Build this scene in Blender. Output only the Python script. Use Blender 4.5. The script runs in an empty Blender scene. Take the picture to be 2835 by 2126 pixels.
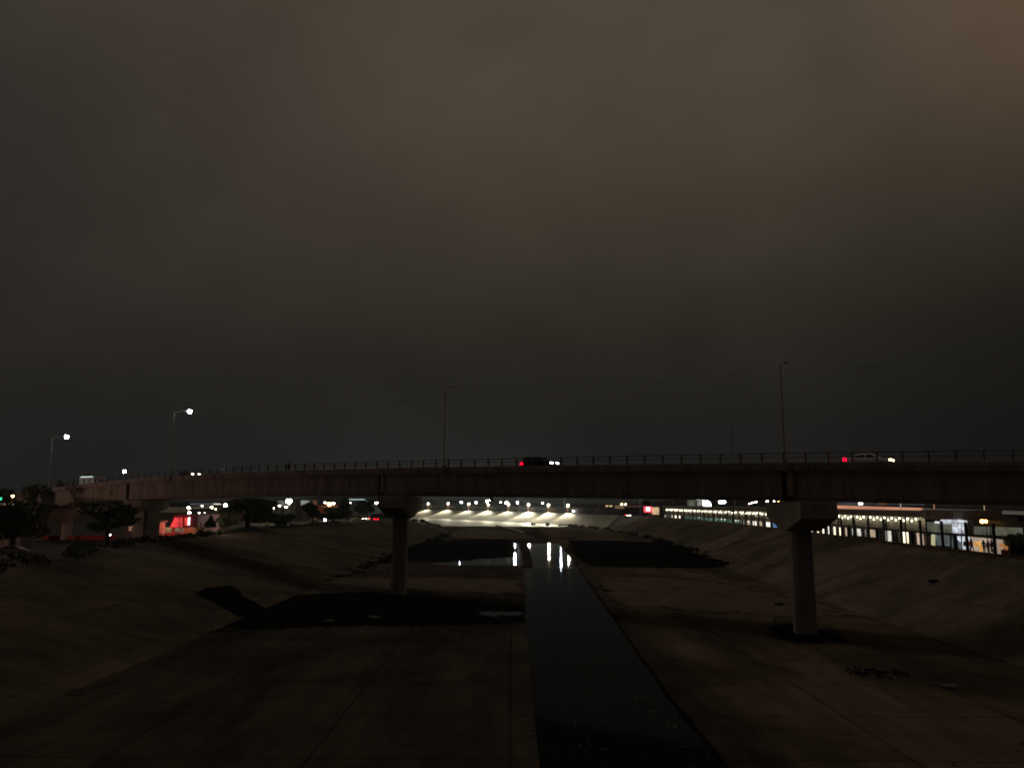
import bpy, bmesh, math, random
from mathutils import Vector, Matrix
random.seed(7)
scn = bpy.context.scene
COL = scn.collection
rad = math.radians

# ------------------------------------------------------------------ camera
EYE = 11.3
PITCH, ROLL, FPX = rad(8.88), rad(0.3), 2100.0      # focal length in pixels of the 2835 px wide photograph
Fv = Vector((0, math.cos(PITCH), math.sin(PITCH)))
U0 = Vector((0, -math.sin(PITCH), math.cos(PITCH))); R0 = Vector((1, 0, 0))
Rv = R0 * math.cos(ROLL) + U0 * math.sin(ROLL)
Uv = U0 * math.cos(ROLL) - R0 * math.sin(ROLL)
cam = bpy.data.cameras.new('camera'); cam_o = bpy.data.objects.new('camera', cam); COL.objects.link(cam_o)
cam.sensor_fit = 'HORIZONTAL'; cam.sensor_width = 36; cam.lens = 36 * FPX / 2835
cam.clip_start = 0.1; cam.clip_end = 12000
m3 = Matrix((Rv, Uv, -Fv)).transposed()
cam_o.matrix_world = Matrix.Translation((0, 0, EYE)) @ m3.to_4x4()
scn.camera = cam_o

# ------------------------------------------------------------------ sky: low cloud lit from below by the city
SKY_GAIN = 1.0
world = bpy.data.worlds.new('World'); scn.world = world; world.use_nodes = True
nt = world.node_tree; nt.nodes.clear()
def N(t, **kw):
    n = nt.nodes.new(t)
    for k, v in kw.items(): setattr(n, k, v)
    return n
def L(a, b): nt.links.new(a, b)
def mth(op, a, b=None, clamp=False):
    n = N('ShaderNodeMath', operation=op); n.use_clamp = clamp
    for i, v in enumerate((a, b)):
        if v is None: continue
        if isinstance(v, (int, float)): n.inputs[i].default_value = v
        else: L(v, n.inputs[i])
    return n.outputs[0]
def mrange(v, a, b, c, d, smooth=True):
    n = N('ShaderNodeMapRange'); n.interpolation_type = 'SMOOTHSTEP' if smooth else 'LINEAR'
    L(v, n.inputs[0])
    for i, q in enumerate((a, b, c, d)): n.inputs[i + 1].default_value = q
    return n.outputs[0]
tc = N('ShaderNodeTexCoord'); sep = N('ShaderNodeSeparateXYZ'); L(tc.outputs['Generated'], sep.inputs[0])
dx, dy, dz = sep.outputs
def mkramp(stops):
    r = N('ShaderNodeValToRGB'); L(mrange(dz, -0.1, 0.9, 0, 1, False), r.inputs[0])
    cr = r.color_ramp; cr.interpolation = 'B_SPLINE'
    while len(cr.elements) > 1: cr.elements.remove(cr.elements[-1])
    cr.elements[0].position = stops[0][0]; cr.elements[0].color = stops[0][1] + (1,)
    for p, c in stops[1:]:
        e = cr.elements.new(p); e.color = c + (1,)
    return r.outputs[0]
# brighter part of the cloud deck (over the city) and its dimmer part
R_LIT = mkramp([(0.0, (.006, .006, .006)), (.11, (.0112, .0113, .0116)), (.20, (.0132, .0124, .0112)), (.30, (.0205, .0180, .0140)), (.37, (.0305, .0256, .0185)),
                (.47, (.0485, .0393, .0285)), (.56, (.064, .0508, .0372)), (.68, (.080, .0625, .0450)), (1.0, (.078, .0600, .0430))])
R_DIM = mkramp([(0.0, (.006, .006, .006)), (.11, (.0128, .0135, .0138)), (.20, (.0150, .0145, .0128)), (.30, (.0235, .0200, .0165)), (.42, (.0270, .0226, .0192)),
                (.56, (.0275, .0232, .0205)), (.75, (.030, .0252, .0215)), (1.0, (.034, .028, .023))])
# cloud structure: soft uneven patches
cmb = N('ShaderNodeVectorMath', operation='MULTIPLY'); L(tc.outputs['Generated'], cmb.inputs[0]); cmb.inputs[1].default_value = (1.0, 1.0, 1.55)
n1 = N('ShaderNodeTexNoise'); L(cmb.outputs[0], n1.inputs['Vector']); n1.inputs['Scale'].default_value = 2.1; n1.inputs['Distortion'].default_value = .5
n1.inputs['Detail'].default_value = 4; n1.inputs['Roughness'].default_value = .45
n2 = N('ShaderNodeTexNoise'); L(cmb.outputs[0], n2.inputs['Vector']); n2.inputs['Scale'].default_value = 6.5; n2.inputs['Distortion'].default_value = .4
n2.inputs['Detail'].default_value = 5; n2.inputs['Roughness'].default_value = .5
cl = mth('ADD', mrange(n1.outputs[0], .3, .7, .90, 1.10), mrange(n2.outputs[0], .3, .7, -.06, .06))
wgt = mth('MULTIPLY', mrange(dx, -.85, .12, 0, 1), mrange(dy, -.6, .5, 0, 1))
mx = N('ShaderNodeMix', data_type='RGBA'); L(wgt, mx.inputs[0]); L(R_DIM, mx.inputs[6]); L(R_LIT, mx.inputs[7])
low = mrange(dz, .12, .46, 1.0, 0.0)
gain = mth('MULTIPLY', cl, mth('SUBTRACT', 1.0, mth('MULTIPLY', low, mrange(dx, .22, .66, 0, .48))))
vm = N('ShaderNodeVectorMath', operation='SCALE'); L(mx.outputs[2], vm.inputs[0]); L(gain, vm.inputs['Scale'])
org = mth('MULTIPLY', mrange(dx, .34, .62, 0, 1), mrange(dz, .30, .58, 0, 1))
oc = N('ShaderNodeVectorMath', operation='SCALE'); oc.inputs[0].default_value = (.036, .0105, -.003); L(org, oc.inputs['Scale'])
ad = N('ShaderNodeVectorMath', operation='ADD'); L(vm.outputs[0], ad.inputs[0]); L(oc.outputs[0], ad.inputs[1])
bg = N('ShaderNodeBackground'); L(ad.outputs[0], bg.inputs[0]); bg.inputs[1].default_value = SKY_GAIN
sky = N('ShaderNodeTexSky'); sky.sky_type = 'NISHITA'; sky.sun_disc = False
sky.sun_elevation = rad(-7); sky.sun_rotation = rad(60)
bg2 = N('ShaderNodeBackground'); L(sky.outputs[0], bg2.inputs[0]); bg2.inputs[1].default_value = 0.05
ash = N('ShaderNodeAddShader'); L(bg.outputs[0], ash.inputs[0]); L(bg2.outputs[0], ash.inputs[1])
wo = N('ShaderNodeOutputWorld'); L(ash.outputs[0], wo.inputs[0])

# the diffuse glow of the cloud deck overhead, a very weak wide sun
sl = bpy.data.lights.new('sun', 'SUN'); sl.energy = 0.15; sl.angle = rad(13); sl.color = (1, .86, .68)
so = bpy.data.objects.new('sun', sl); COL.objects.link(so)
so.rotation_euler = Vector((-.02, .06, -1)).to_track_quat('-Z', 'Y').to_euler()

scn.view_settings.view_transform = 'Standard'; scn.view_settings.look = 'None'
scn.view_settings.exposure = 0; scn.view_settings.gamma = 1
scn.cycles.use_denoising = True
scn.cycles.filter_width = 1.9
scn.cycles.sample_clamp_indirect = 2.0
scn.cycles.max_bounces = 6
scn.cycles.caustics_reflective = False; scn.cycles.caustics_refractive = False

# ------------------------------------------------------------------ helpers
def ray(px, py): return Fv * FPX + Rv * (px - 1417.5) - Uv * (py - 1063)
def at(px, py, Y):
    d = ray(px, py); t = Y / d.y
    return Vector((d.x * t, Y, EYE + d.z * t))
def onz(px, py, z):
    d = ray(px, py); t = (z - EYE) / d.z
    return Vector((d.x * t, d.y * t, z))
def on_plane(px, py, p0, nrm):
    d = ray(px, py); o = Vector((0, 0, EYE))
    t = (Vector(p0) - o).dot(nrm) / d.dot(nrm)
    return o + d * t
def interp(tab, v):
    tab = sorted(tab)
    if v <= tab[0][0]: return tab[0][1]
    if v >= tab[-1][0]: return tab[-1][1]
    for i in range(len(tab) - 1):
        if tab[i][0] <= v <= tab[i + 1][0]:
            a, b = tab[i], tab[i + 1]; t = (v - a[0]) / (b[0] - a[0])
            m0 = (b[1] - tab[i - 1][1]) / (b[0] - tab[i - 1][0]) if i else (b[1] - a[1]) / (b[0] - a[0])
            m1 = (tab[i + 2][1] - a[1]) / (tab[i + 2][0] - a[0]) if i + 2 < len(tab) else (b[1] - a[1]) / (b[0] - a[0])
            h = b[0] - a[0]
            return ((2*t**3 - 3*t*t + 1) * a[1] + (t**3 - 2*t*t + t) * h * m0 + (-2*t**3 + 3*t*t) * b[1] + (t**3 - t*t) * h * m1)
def lin(tab, v):
    tab = sorted(tab)
    if v <= tab[0][0]: return tab[0][1]
    for a, b in zip(tab, tab[1:]):
        if v <= b[0]: return a[1] + (b[1] - a[1]) * (v - a[0]) / (b[0] - a[0])
    return tab[-1][1]

MATS = {}
def mat(name, col, rough=.85, var=.25, scale=.6, bump=.0, stretch=(1, 1, 1), metal=0, spec=.15, fine=6.0, joints=None):
    if name in MATS: return MATS[name]
    m = bpy.data.materials.new(name); m.use_nodes = True; t = m.node_tree; b = t.nodes['Principled BSDF']
    b.inputs['Roughness'].default_value = rough; b.inputs['Metallic'].default_value = metal
    b.inputs['Specular IOR Level'].default_value = spec
    g = t.nodes.new('ShaderNodeNewGeometry'); mp = t.nodes.new('ShaderNodeMapping'); mp.inputs['Scale'].default_value = stretch
    t.links.new(g.outputs['Position'], mp.inputs['Vector'])
    a = t.nodes.new('ShaderNodeTexNoise'); a.inputs['Scale'].default_value = scale; a.inputs['Detail'].default_value = 6
    a.inputs['Roughness'].default_value = .62
    c = t.nodes.new('ShaderNodeTexNoise'); c.inputs['Scale'].default_value = scale * fine; c.inputs['Detail'].default_value = 4
    t.links.new(mp.outputs[0], a.inputs['Vector']); t.links.new(mp.outputs[0], c.inputs['Vector'])
    ml = t.nodes.new('ShaderNodeMath'); ml.operation = 'MULTIPLY_ADD'; ml.inputs[1].default_value = .35
    t.links.new(c.outputs[0], ml.inputs[0]); t.links.new(a.outputs[0], ml.inputs[2])
    r = t.nodes.new('ShaderNodeMapRange'); r.inputs[1].default_value = .42; r.inputs[2].default_value = .93
    r.inputs[3].default_value = 1 - var; r.inputs[4].default_value = 1 + var; t.links.new(ml.outputs[0], r.inputs[0])
    v = t.nodes.new('ShaderNodeVectorMath'); v.operation = 'SCALE'; v.inputs[0].default_value = col
    t.links.new(r.outputs[0], v.inputs['Scale']); outc = v.outputs[0]
    if joints:      # cast slab joints and large water stains
        bt = t.nodes.new('ShaderNodeTexBrick'); bt.inputs['Color1'].default_value = (1, 1, 1, 1); bt.inputs['Color2'].default_value = (.86, .86, .86, 1); bt.inputs['Mortar'].default_value = (.55, .55, .55, 1)
        bt.inputs['Scale'].default_value = 1 / joints; bt.inputs['Mortar Size'].default_value = .010; bt.inputs['Brick Width'].default_value = 1.0; bt.inputs['Row Height'].default_value = .8; bt.offset = 0.0
        t.links.new(g.outputs['Position'], bt.inputs['Vector'])
        st = t.nodes.new('ShaderNodeTexNoise'); st.inputs['Scale'].default_value = .07; st.inputs['Detail'].default_value = 7; st.inputs['Roughness'].default_value = .7; st.inputs['Distortion'].default_value = .6
        t.links.new(g.outputs['Position'], st.inputs['Vector'])
        sr = t.nodes.new('ShaderNodeMapRange'); sr.inputs[1].default_value = .36; sr.inputs[2].default_value = .58; sr.inputs[3].default_value = .55; sr.inputs[4].default_value = 1.12; t.links.new(st.outputs[0], sr.inputs[0])
        m1 = t.nodes.new('ShaderNodeVectorMath'); m1.operation = 'MULTIPLY'; t.links.new(outc, m1.inputs[0]); t.links.new(bt.outputs[0], m1.inputs[1])
        m2 = t.nodes.new('ShaderNodeVectorMath'); m2.operation = 'SCALE'; t.links.new(m1.outputs[0], m2.inputs[0]); t.links.new(sr.outputs[0], m2.inputs['Scale']); outc = m2.outputs[0]
    if name == 'canal_floor_concrete':      # sandy deposit on the side right of the water channel
        sx = t.nodes.new('ShaderNodeSeparateXYZ'); t.links.new(g.outputs['Position'], sx.inputs[0])
        mr = t.nodes.new('ShaderNodeMapRange'); mr.interpolation_type = 'SMOOTHSTEP'; mr.inputs[1].default_value = 10.5; mr.inputs[2].default_value = 14.5; mr.inputs[3].default_value = 0; mr.inputs[4].default_value = 1
        wa = t.nodes.new('ShaderNodeMath'); wa.operation = 'MULTIPLY_ADD'; wa.inputs[1].default_value = 4.0; t.links.new(a.outputs[0], wa.inputs[0]); wb = t.nodes.new('ShaderNodeMath'); wb.operation = 'SUBTRACT'; wb.inputs[1].default_value = 2.0
        t.links.new(sx.outputs[0], wb.inputs[0]); t.links.new(wb.outputs[0], wa.inputs[2]); t.links.new(wa.outputs[0], mr.inputs[0])
        mm = t.nodes.new('ShaderNodeMix'); mm.data_type = 'RGBA'; t.links.new(mr.outputs[0], mm.inputs[0]); mm.inputs[6].default_value = (1, 1, 1, 1); mm.inputs[7].default_value = (1.75, 1.68, 1.58, 1)
        m4 = t.nodes.new('ShaderNodeVectorMath'); m4.operation = 'MULTIPLY'; t.links.new(outc, m4.inputs[0]); t.links.new(mm.outputs[2], m4.inputs[1]); outc = m4.outputs[0]
    t.links.new(outc, b.inputs['Base Color'])
    if bump:
        bp = t.nodes.new('ShaderNodeBump'); bp.inputs['Strength'].default_value = bump; bp.inputs['Distance'].default_value = .05
        t.links.new(c.outputs[0], bp.inputs['Height']); t.links.new(bp.outputs[0], b.inputs['Normal'])
    MATS[name] = m; return m
def glow(name, col, strength):
    if name in MATS: return MATS[name]
    m = bpy.data.materials.new(name); m.use_nodes = True; b = m.node_tree.nodes['Principled BSDF']
    b.inputs['Base Color'].default_value = (.05, .05, .05, 1)
    b.inputs['Emission Color'].default_value = tuple(col) + (1,); b.inputs['Emission Strength'].default_value = strength
    b.inputs['Roughness'].default_value = .4
    MATS[name] = m; return m
def glow_var(name, col, strength, scale=.9, lo=.35, hi=1.25):
    """lit windows, and walls with their lamplight put in as uneven emission"""
    if name in MATS: return MATS[name]
    m = glow(name, col, strength); t = m.node_tree; b = t.nodes['Principled BSDF']
    g = t.nodes.new('ShaderNodeNewGeometry'); a = t.nodes.new('ShaderNodeTexNoise'); a.inputs['Scale'].default_value = scale
    a.inputs['Detail'].default_value = 3
    t.links.new(g.outputs['Position'], a.inputs['Vector'])
    r = t.nodes.new('ShaderNodeMapRange'); r.inputs[1].default_value = .35; r.inputs[2].default_value = .65
    r.inputs[3].default_value = strength * lo; r.inputs[4].default_value = strength * hi
    t.links.new(a.outputs[0], r.inputs[0]); t.links.new(r.outputs[0], b.inputs['Emission Strength'])
    return m

WM = {}
def tag(o, label, cat, group=None):
    o['label'] = label; o['category'] = cat
    if group: o['group'] = group
    return o
def thing(name, label, cat, loc=(0, 0, 0), rz=0, group=None):
    o = bpy.data.objects.new(name, None); COL.objects.link(o); o.empty_display_size = .3
    o.location = loc; o.rotation_euler = (0, 0, rz)
    WM[o.name] = Matrix.Translation(loc) @ Matrix.Rotation(rz, 4, 'Z')
    return tag(o, label, cat, group)

class MB:
    """collects shapes, builds ONE mesh object"""
    def __init__(s): s.v = []; s.f = []
    def add(s, v, f):
        k = len(s.v); s.v += [Vector(p) for p in v]; s.f += [[i + k for i in q] for q in f]; return s
    def box(s, c, d, rz=0, rot=None):
        c = Vector(c); h = Vector(d) / 2; M = rot or Matrix.Rotation(rz, 3, 'Z')
        v = [c + M @ Vector((x * h.x, y * h.y, z * h.z)) for x in (-1, 1) for y in (-1, 1) for z in (-1, 1)]
        return s.add(v, [(0, 1, 3, 2), (4, 6, 7, 5), (0, 4, 5, 1), (2, 3, 7, 6), (0, 2, 6, 4), (1, 5, 7, 3)])
    def tube(s, pts, r, n=8, cap=True):
        pts = [Vector(p) for p in pts]; rs = r if isinstance(r, (list, tuple)) else [r] * len(pts); rings = []
        for i, p in enumerate(pts):
            d = (pts[min(i + 1, len(pts) - 1)] - pts[max(i - 1, 0)]).normalized()
            a = d.orthogonal().normalized() if abs(d.z) < .9 else (Vector((1, 0, 0)) - d * d.x).normalized()
            b = d.cross(a); k = len(s.v)
            s.v += [p + (a * math.cos(2 * math.pi * j / n) + b * math.sin(2 * math.pi * j / n)) * rs[i] for j in range(n)]
            rings.append(k)
        for a, b in zip(rings, rings[1:]):
            s.f += [[a + j, a + (j + 1) % n, b + (j + 1) % n, b + j] for j in range(n)]
        if cap: s.f += [[rings[0] + j for j in range(n)][::-1], [rings[-1] + j for j in range(n)]]
        return s
    def ball(s, c, r, n=10, m=6, sc=(1, 1, 1)):
        c = Vector(c); k = len(s.v); s.v.append(c + Vector((0, 0, r * sc[2])))
        for i in range(1, m):
            t = math.pi * i / m
            s.v += [c + Vector((r * sc[0] * math.sin(t) * math.cos(2 * math.pi * j / n), r * sc[1] * math.sin(t) * math.sin(2 * math.pi * j / n), r * sc[2] * math.cos(t))) for j in range(n)]
        s.v.append(c - Vector((0, 0, r * sc[2]))); e = len(s.v) - 1
        s.f += [[k, k + 1 + j, k + 1 + (j + 1) % n] for j in range(n)]
        for i in range(m - 2):
            a = k + 1 + i * n
            s.f += [[a + j, a + n + j, a + n + (j + 1) % n, a + (j + 1) % n] for j in range(n)]
        a = k + 1 + (m - 2) * n
        s.f += [[e, a + (j + 1) % n, a + j] for j in range(n)]
        return s
    def prism(s, poly, axis, d):
        """poly: 3D points of one end, swept by vector d"""
        n = len(poly); d = Vector(d); a = [Vector(p) for p in poly]
        return s.add(a + [p + d for p in a], [list(range(n))[::-1], list(range(n, 2 * n))] + [[i, (i + 1) % n, n + (i + 1) % n, n + i] for i in range(n)])
    def build(s, name, m, parent=None, world=True, smooth=False, bevel=0, fix=True):
        me = bpy.data.meshes.new(name); inv = None
        vs = s.v
        if parent is not None and world:
            inv = WM[parent.name].inverted(); vs = [inv @ p for p in s.v]
        me.from_pydata([tuple(p) for p in vs], [], s.f); me.update()
        if fix:
            bm = bmesh.new(); bm.from_mesh(me); bmesh.ops.recalc_face_normals(bm, faces=bm.faces); bm.to_mesh(me); bm.free()
        me.materials.append(m)
        if smooth:
            for p in me.polygons: p.use_smooth = True
        o = bpy.data.objects.new(name, me); COL.objects.link(o)
        if parent is not None:
            o.parent = parent; WM[o.name] = WM[parent.name]
        else: WM[o.name] = Matrix.Identity(4)
        if bevel:
            md = o.modifiers.new('bevel', 'BEVEL'); md.width = bevel; md.segments = 2; md.limit_method = 'ANGLE'
        return o
def struct(o): o['kind'] = 'structure'; return o
def stuff(o, label, cat): o['kind'] = 'stuff'; return tag(o, label, cat)
def copy_tree(o, parent=None):
    c = o.copy(); COL.objects.link(c); c.parent = parent
    for ch in o.children: copy_tree(ch, c)
    return c

# ------------------------------------------------------------------ materials
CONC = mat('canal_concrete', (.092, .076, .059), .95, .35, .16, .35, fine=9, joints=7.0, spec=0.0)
CONC_R = mat('right_bank_lit_concrete', (.158, .132, .104), .95, .35, .16, .35, fine=9, joints=7.0, spec=0.0)  # canal concrete copied paler for the light on the right bank
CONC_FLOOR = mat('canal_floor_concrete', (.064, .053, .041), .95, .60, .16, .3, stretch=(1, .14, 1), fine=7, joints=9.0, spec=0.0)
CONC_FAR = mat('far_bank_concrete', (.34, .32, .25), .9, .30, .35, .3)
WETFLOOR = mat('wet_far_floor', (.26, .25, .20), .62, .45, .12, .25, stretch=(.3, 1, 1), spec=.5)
CONC_BR = mat('bridge_concrete', (.22, .205, .182), .9, .48, 1.1, .3, stretch=(1, 1, .16))
CONC_CAP = mat('pier_concrete', (.28, .245, .205), .9, .42, .9, .3, stretch=(1, 1, .25))
PALE_FLOOR = mat('pale_floor', (.120, .098, .080), .95, .40, .25, .4, spec=0.0)
MUD = mat('wet_mud', (.0065, .0058, .005), 1.0, .5, .5, .6, spec=0.0)
SOIL = mat('soil', (.034, .028, .020), .95, .45, .25, .5)
ASPH = mat('asphalt', (.05, .05, .05), .85, .2, .8, .3)
METAL = mat('galvanised_metal', (.22, .21, .20), .5, .2, 2, metal=.6)
DARKMETAL = mat('dark_metal', (.03, .03, .03), .5, .2, 2, metal=.4)
RAILM = mat('railing_paint', (.10, .095, .09), .6, .25, 3)
LEAF = mat('leaves_dark', (.035, .045, .018), .7, .4, 1.5)
LEAF2 = mat('leaves_olive', (.06, .065, .03), .7, .4, 1.5)
BARK = mat('bark', (.06, .045, .033), .9, .3, 3)
BLACK = mat('black_plastic', (.012, .012, .012), .5, .1, 2)
WALLG = mat('plaster_grey', (.30, .26, .25), .9, .2, .6)
WALLD = mat('plaster_dark', (.10, .09, .08), .9, .2, .6)
RUST = mat('rust_steel', (.12, .055, .035), .8, .35, .8)

# ------------------------------------------------------------------ canal and ground
TOE_L = [(-28, -40), (-26.3, 47), (-26, 70), (-25.8, 122), (-25.6, 175), (-24, 300), (-28, 325), (-42, 345), (-100, 380), (-900, 560)]
TOP_L = [(-45, -40), (-45.5, 47), (-46.5, 72), (-56, 112), (-56, 175), (-46, 262), (-47, 330), (-60, 368), (-120, 405), (-900, 590)]
ZT_L = [5, 5, 5, 5, 5, 5, 4.6, 4.6, 5, 5]
TOE_R = [(35, -40), (36.5, 74), (37.7, 126), (43, 187), (45, 255), (43.5, 300), (41, 340), (32.5, 376), (16.5, 417.6), (-3.3, 452), (-55, 541), (-900, 900)]
TOP_R = [(48.5, -40), (50.3, 76), (53.5, 126), (58, 184), (59.5, 262), (55.5, 302), (49, 350), (41.5, 394), (18, 455), (-3.7, 500), (-77, 616), (-900, 1010)]
ZT_R = [6, 6, 6, 6, 6, 6, 5.8, 5.6, 5.5, 5.5, 5.5, 5.5]
CH_L = [(-40, 1.3), (50, 1.3), (80, 1.5), (138, 2.1), (140.5, 2.2), (142.5, 4.0), (227, 4.9), (290, 4.5), (340, -1.5), (372, -6.5)]
CH_R = [(-40, 9.2), (50, 9.6), (86, 10.6), (138, 12), (227, 13.7), (290, 13), (340, 6), (372, 1)]
xl = lambda y: lin([(p[1], p[0]) for p in TOE_L[:9]], y)
xr = lambda y: lin([(p[1], p[0]) for p in TOE_R[:9]], y)

def wob(x, y, s=1.0):
    return (math.sin(x * .71 * s + y * .37 * s) + math.sin(x * .23 * s - y * .53 * s + 1.3) + math.sin(y * 1.7 * s + x * .11) * .5) / 2.5
def floor_h(x, y):
    """depth of the flooded part of the floor above the weir (0 = dry)"""
    a = lin(CH_L, y)
    z = 0.0
    if 142 < y < 226:
        near = max(0, min(1, (y - 142) / 2.0))
        lim = -13.5 + 2.5 * wob(0, y, .5) if y < 166 else -3.2 + 1.5 * wob(0, y, .8)
        if x > 1.9: z = -.34 * near * max(0, 1 - (x - 1.9) / .8)
        elif x > lim: z = -.34 * near
        elif x > lim - 4: z = -.34 * near * max(0, 1 - (lim - x) / 4)
    return z + .03 * wob(x, y, 1.5)
rows = [-40, -20, 0, 15] + [20 + i * 1.5 for i in range(235)]
rows = [r for r in rows if r <= 371]
vs, fs, ncol = [], [], None
for y in rows:
    a, b = lin(CH_L, y), lin(CH_R, y)
    b += .07 * wob(3, y, .9); dp = 1.0 if y < 225 else 0.0
    l, r = xl(y), xr(y)
    cols = [(l + (a - l) * (i / 26), None) for i in range(27)]
    cols[-1] = (a, None)
    line = [(x, floor_h(x, y)) for x, _ in cols]
    line += [(a + .12, -1.1 * dp), (a + .4, -1.2 * dp), ((a + b) / 2, -1.3 * dp), (b - .4, -1.2 * dp), (b - .12, -1.1 * dp)]
    rr = [(b + (r - b) * (i / 26)) for i in range(27)]
    line += [(x, .03 * wob(x, y, 1.5) - (.28 if (150 < y < 222 and 17 + 2 * wob(2, y, .6) < x < 22 + 5 * wob(1, y, .4)) else 0)) for x in rr]
    ncol = len(line)
    vs += [(x, y, z) for x, z in line]
for i in range(len(rows) - 1):
    for j in range(ncol - 1):
        k = i * ncol + j
        fs.append([k, k + 1, k + ncol + 1, k + ncol])
struct(MB().add(vs, fs).build('canal_floor', CONC_FLOOR, fix=False))
# floor beyond, round the bend
y0 = rows[-1]
far = [(xl(y0), y0)] + TOE_L[8:] + [TOE_R[-1]] + TOE_R[-2:6:-1] + [(xr(y0), y0)]
far = [(x, y, 0.0) for x, y in far]
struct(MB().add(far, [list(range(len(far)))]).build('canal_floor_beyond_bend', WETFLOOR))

def strip(name, lo, hi, zt, m, i0=0, i1=None, n=10):
    i1 = i1 or len(lo); v, f = [], []
    pl, ph = [], []
    for i in range(i0, i1 - 1):
        steps = max(1, int((Vector(hi[i + 1]) - Vector(hi[i])).length / 8))
        for k in range(steps + (1 if i == i1 - 2 else 0)):
            t = k / steps
            pl.append(Vector((*[lo[i][q] + (lo[i + 1][q] - lo[i][q]) * t for q in (0, 1)], 0)))
            ph.append(Vector((*[hi[i][q] + (hi[i + 1][q] - hi[i][q]) * t for q in (0, 1)], zt[i] + (zt[i + 1] - zt[i]) * t)))
    for a, b in zip(pl, ph):
        for j in range(n + 1):
            p = a.lerp(b, j / n)
            if 0 < j < n: p.z += .05 * wob(p.x, p.y, .6)
            v.append(p)
    for i in range(len(pl) - 1):
        for j in range(n):
            k = i * (n + 1) + j
            f.append([k, k + 1, k + n + 2, k + n + 1])
    return struct(MB().add(v, f).build(name, m))
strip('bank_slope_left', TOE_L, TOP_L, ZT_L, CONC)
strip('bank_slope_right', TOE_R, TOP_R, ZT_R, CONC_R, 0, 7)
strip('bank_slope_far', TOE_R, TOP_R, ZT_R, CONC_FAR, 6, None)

# levee crest and the ground behind it
def ground(name, top, zt, off, drop, outer, m):
    crest, back = [], []
    for i, p in enumerate(top):
        a = Vector(top[max(i - 1, 0)]); b = Vector(top[min(i + 1, len(top) - 1)])
        t = (b - a).normalized(); nrm = Vector((-t.y, t.x)) if off < 0 else Vector((t.y, -t.x))
        q = Vector(p) + nrm * abs(off)
        crest.append((*p, zt[i])); back.append((q.x, q.y, zt[i] - drop))
    n = len(top)
    return crest, back, outer
def ground_mesh(name, crest, back, outer, m, mcrest):
    n = len(crest)
    mid = [((a[0] * .45 + b[0] * .55), (a[1] * .45 + b[1] * .55), a[2] + .02) for a, b in zip(crest, back)]
    struct(MB().add(crest + mid, [[i, i + 1, n + i + 1, n + i] for i in range(n - 1)]).build(name.replace('ground', 'levee_path'), mcrest))
    v = mid + back + outer
    f = [[i, i + 1, n + i + 1, n + i] for i in range(n - 1)] + [list(range(n, n + len(back))) + list(range(2 * n, 2 * n + len(outer)))]
    struct(MB().add(v, f).build(name, m))
c, b, o = ground('g', TOP_L, ZT_L, -9, 1.0, [(-6000, 600, 4), (-6000, -300, 4), (-45, -300, 4)], SOIL)
ground_mesh('ground_left', c, b, o, SOIL, SOIL)
c, b, o = ground('g', TOP_R, ZT_R, 5, 1.0, [(-6000, 1500, 4.5), (-6000, 9000, 4.5), (7000, 9000, 4.5), (7000, -300, 5), (60, -300, 5)], SOIL)
ground_mesh('ground_right', c, b, o, SOIL, RUST)

# water
def water_mat(name, dist, spec):
    m = bpy.data.materials.new(name); m.use_nodes = True; t = m.node_tree; b = t.nodes['Principled BSDF']
    b.inputs['Base Color'].default_value = (.006, .008, .009, 1); b.inputs['Roughness'].default_value = .02
    b.inputs['IOR'].default_value = 1.33; b.inputs['Specular IOR Level'].default_value = spec
    g = t.nodes.new('ShaderNodeNewGeometry'); mp = t.nodes.new('ShaderNodeMapping'); mp.inputs['Scale'].default_value = (.45, 1.3, 1)
    t.links.new(g.outputs['Position'], mp.inputs['Vector'])
    n = t.nodes.new('ShaderNodeTexNoise'); n.inputs['Scale'].default_value = 2.3; n.inputs['Detail'].default_value = 4
    t.links.new(mp.outputs[0], n.inputs['Vector'])
    bp = t.nodes.new('ShaderNodeBump'); bp.inputs['Strength'].default_value = .6; bp.inputs['Distance'].default_value = dist
    t.links.new(n.outputs[0], bp.inputs['Height']); t.links.new(bp.outputs[0], b.inputs['Normal'])
    return m
WATER = water_mat('pool_water', .014, .22); WATER2 = water_mat('channel_water', .007, .035)
wv = [(-30, 139.5, -.18), (60, 139.5, -.18), (60, 230, -.18), (-40, 230, -.18)]
struct(MB().add(wv, [[0, 1, 2, 3]]).build('water_above_weir', WATER))
wv = [(0.5, -60, -.20), (14, -60, -.20), (14, 138.6, -.20), (0.5, 138.6, -.20)]
struct(MB().add(wv, [[0, 1, 2, 3]]).build('water_low_channel', WATER2))
# weir
w = thing('weir', 'low concrete weir sill crossing the narrow water channel beyond the bridge', 'weir', (7, 139, 0))
MB().box((7, 139.05, -.62), (11.6, .7, .92)).build('sill', mat('weir_concrete', (.11, .10, .085), .8, .3, 1.2, .4), w, bevel=.05)
for x in (1.55, 12.6): MB().box((x, 139.05, -.35), (.5, 1.0, .98)).build('end_block', CONC_CAP, w, bevel=.04)

kk = thing('channel_kerb', 'thin pale kerb line catching light on the floor beyond the weir', 'kerb', (4.5, 290, 0))
for (xa, ya), (xb, yb) in zip(((4.5, 292), (2.4, 315), (-1.5, 342)), ((2.4, 315), (-1.5, 342), (-7.6, 383))):
    d = Vector((xb - xa, yb - ya)); MB().box(((xa + xb) / 2, (ya + yb) / 2, .17), (d.length - .1, .5, .34), math.atan2(d.y, d.x)).build('kerb_segment', CONC_FAR, kk)
DAMP1 = mat('damp_concrete', (.022, .019, .016), 1.0, .5, .6, .4, spec=0.0); DAMP2 = mat('drying_concrete', (.042, .035, .028), 1.0, .5, .6, .4, spec=0.0)
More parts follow.
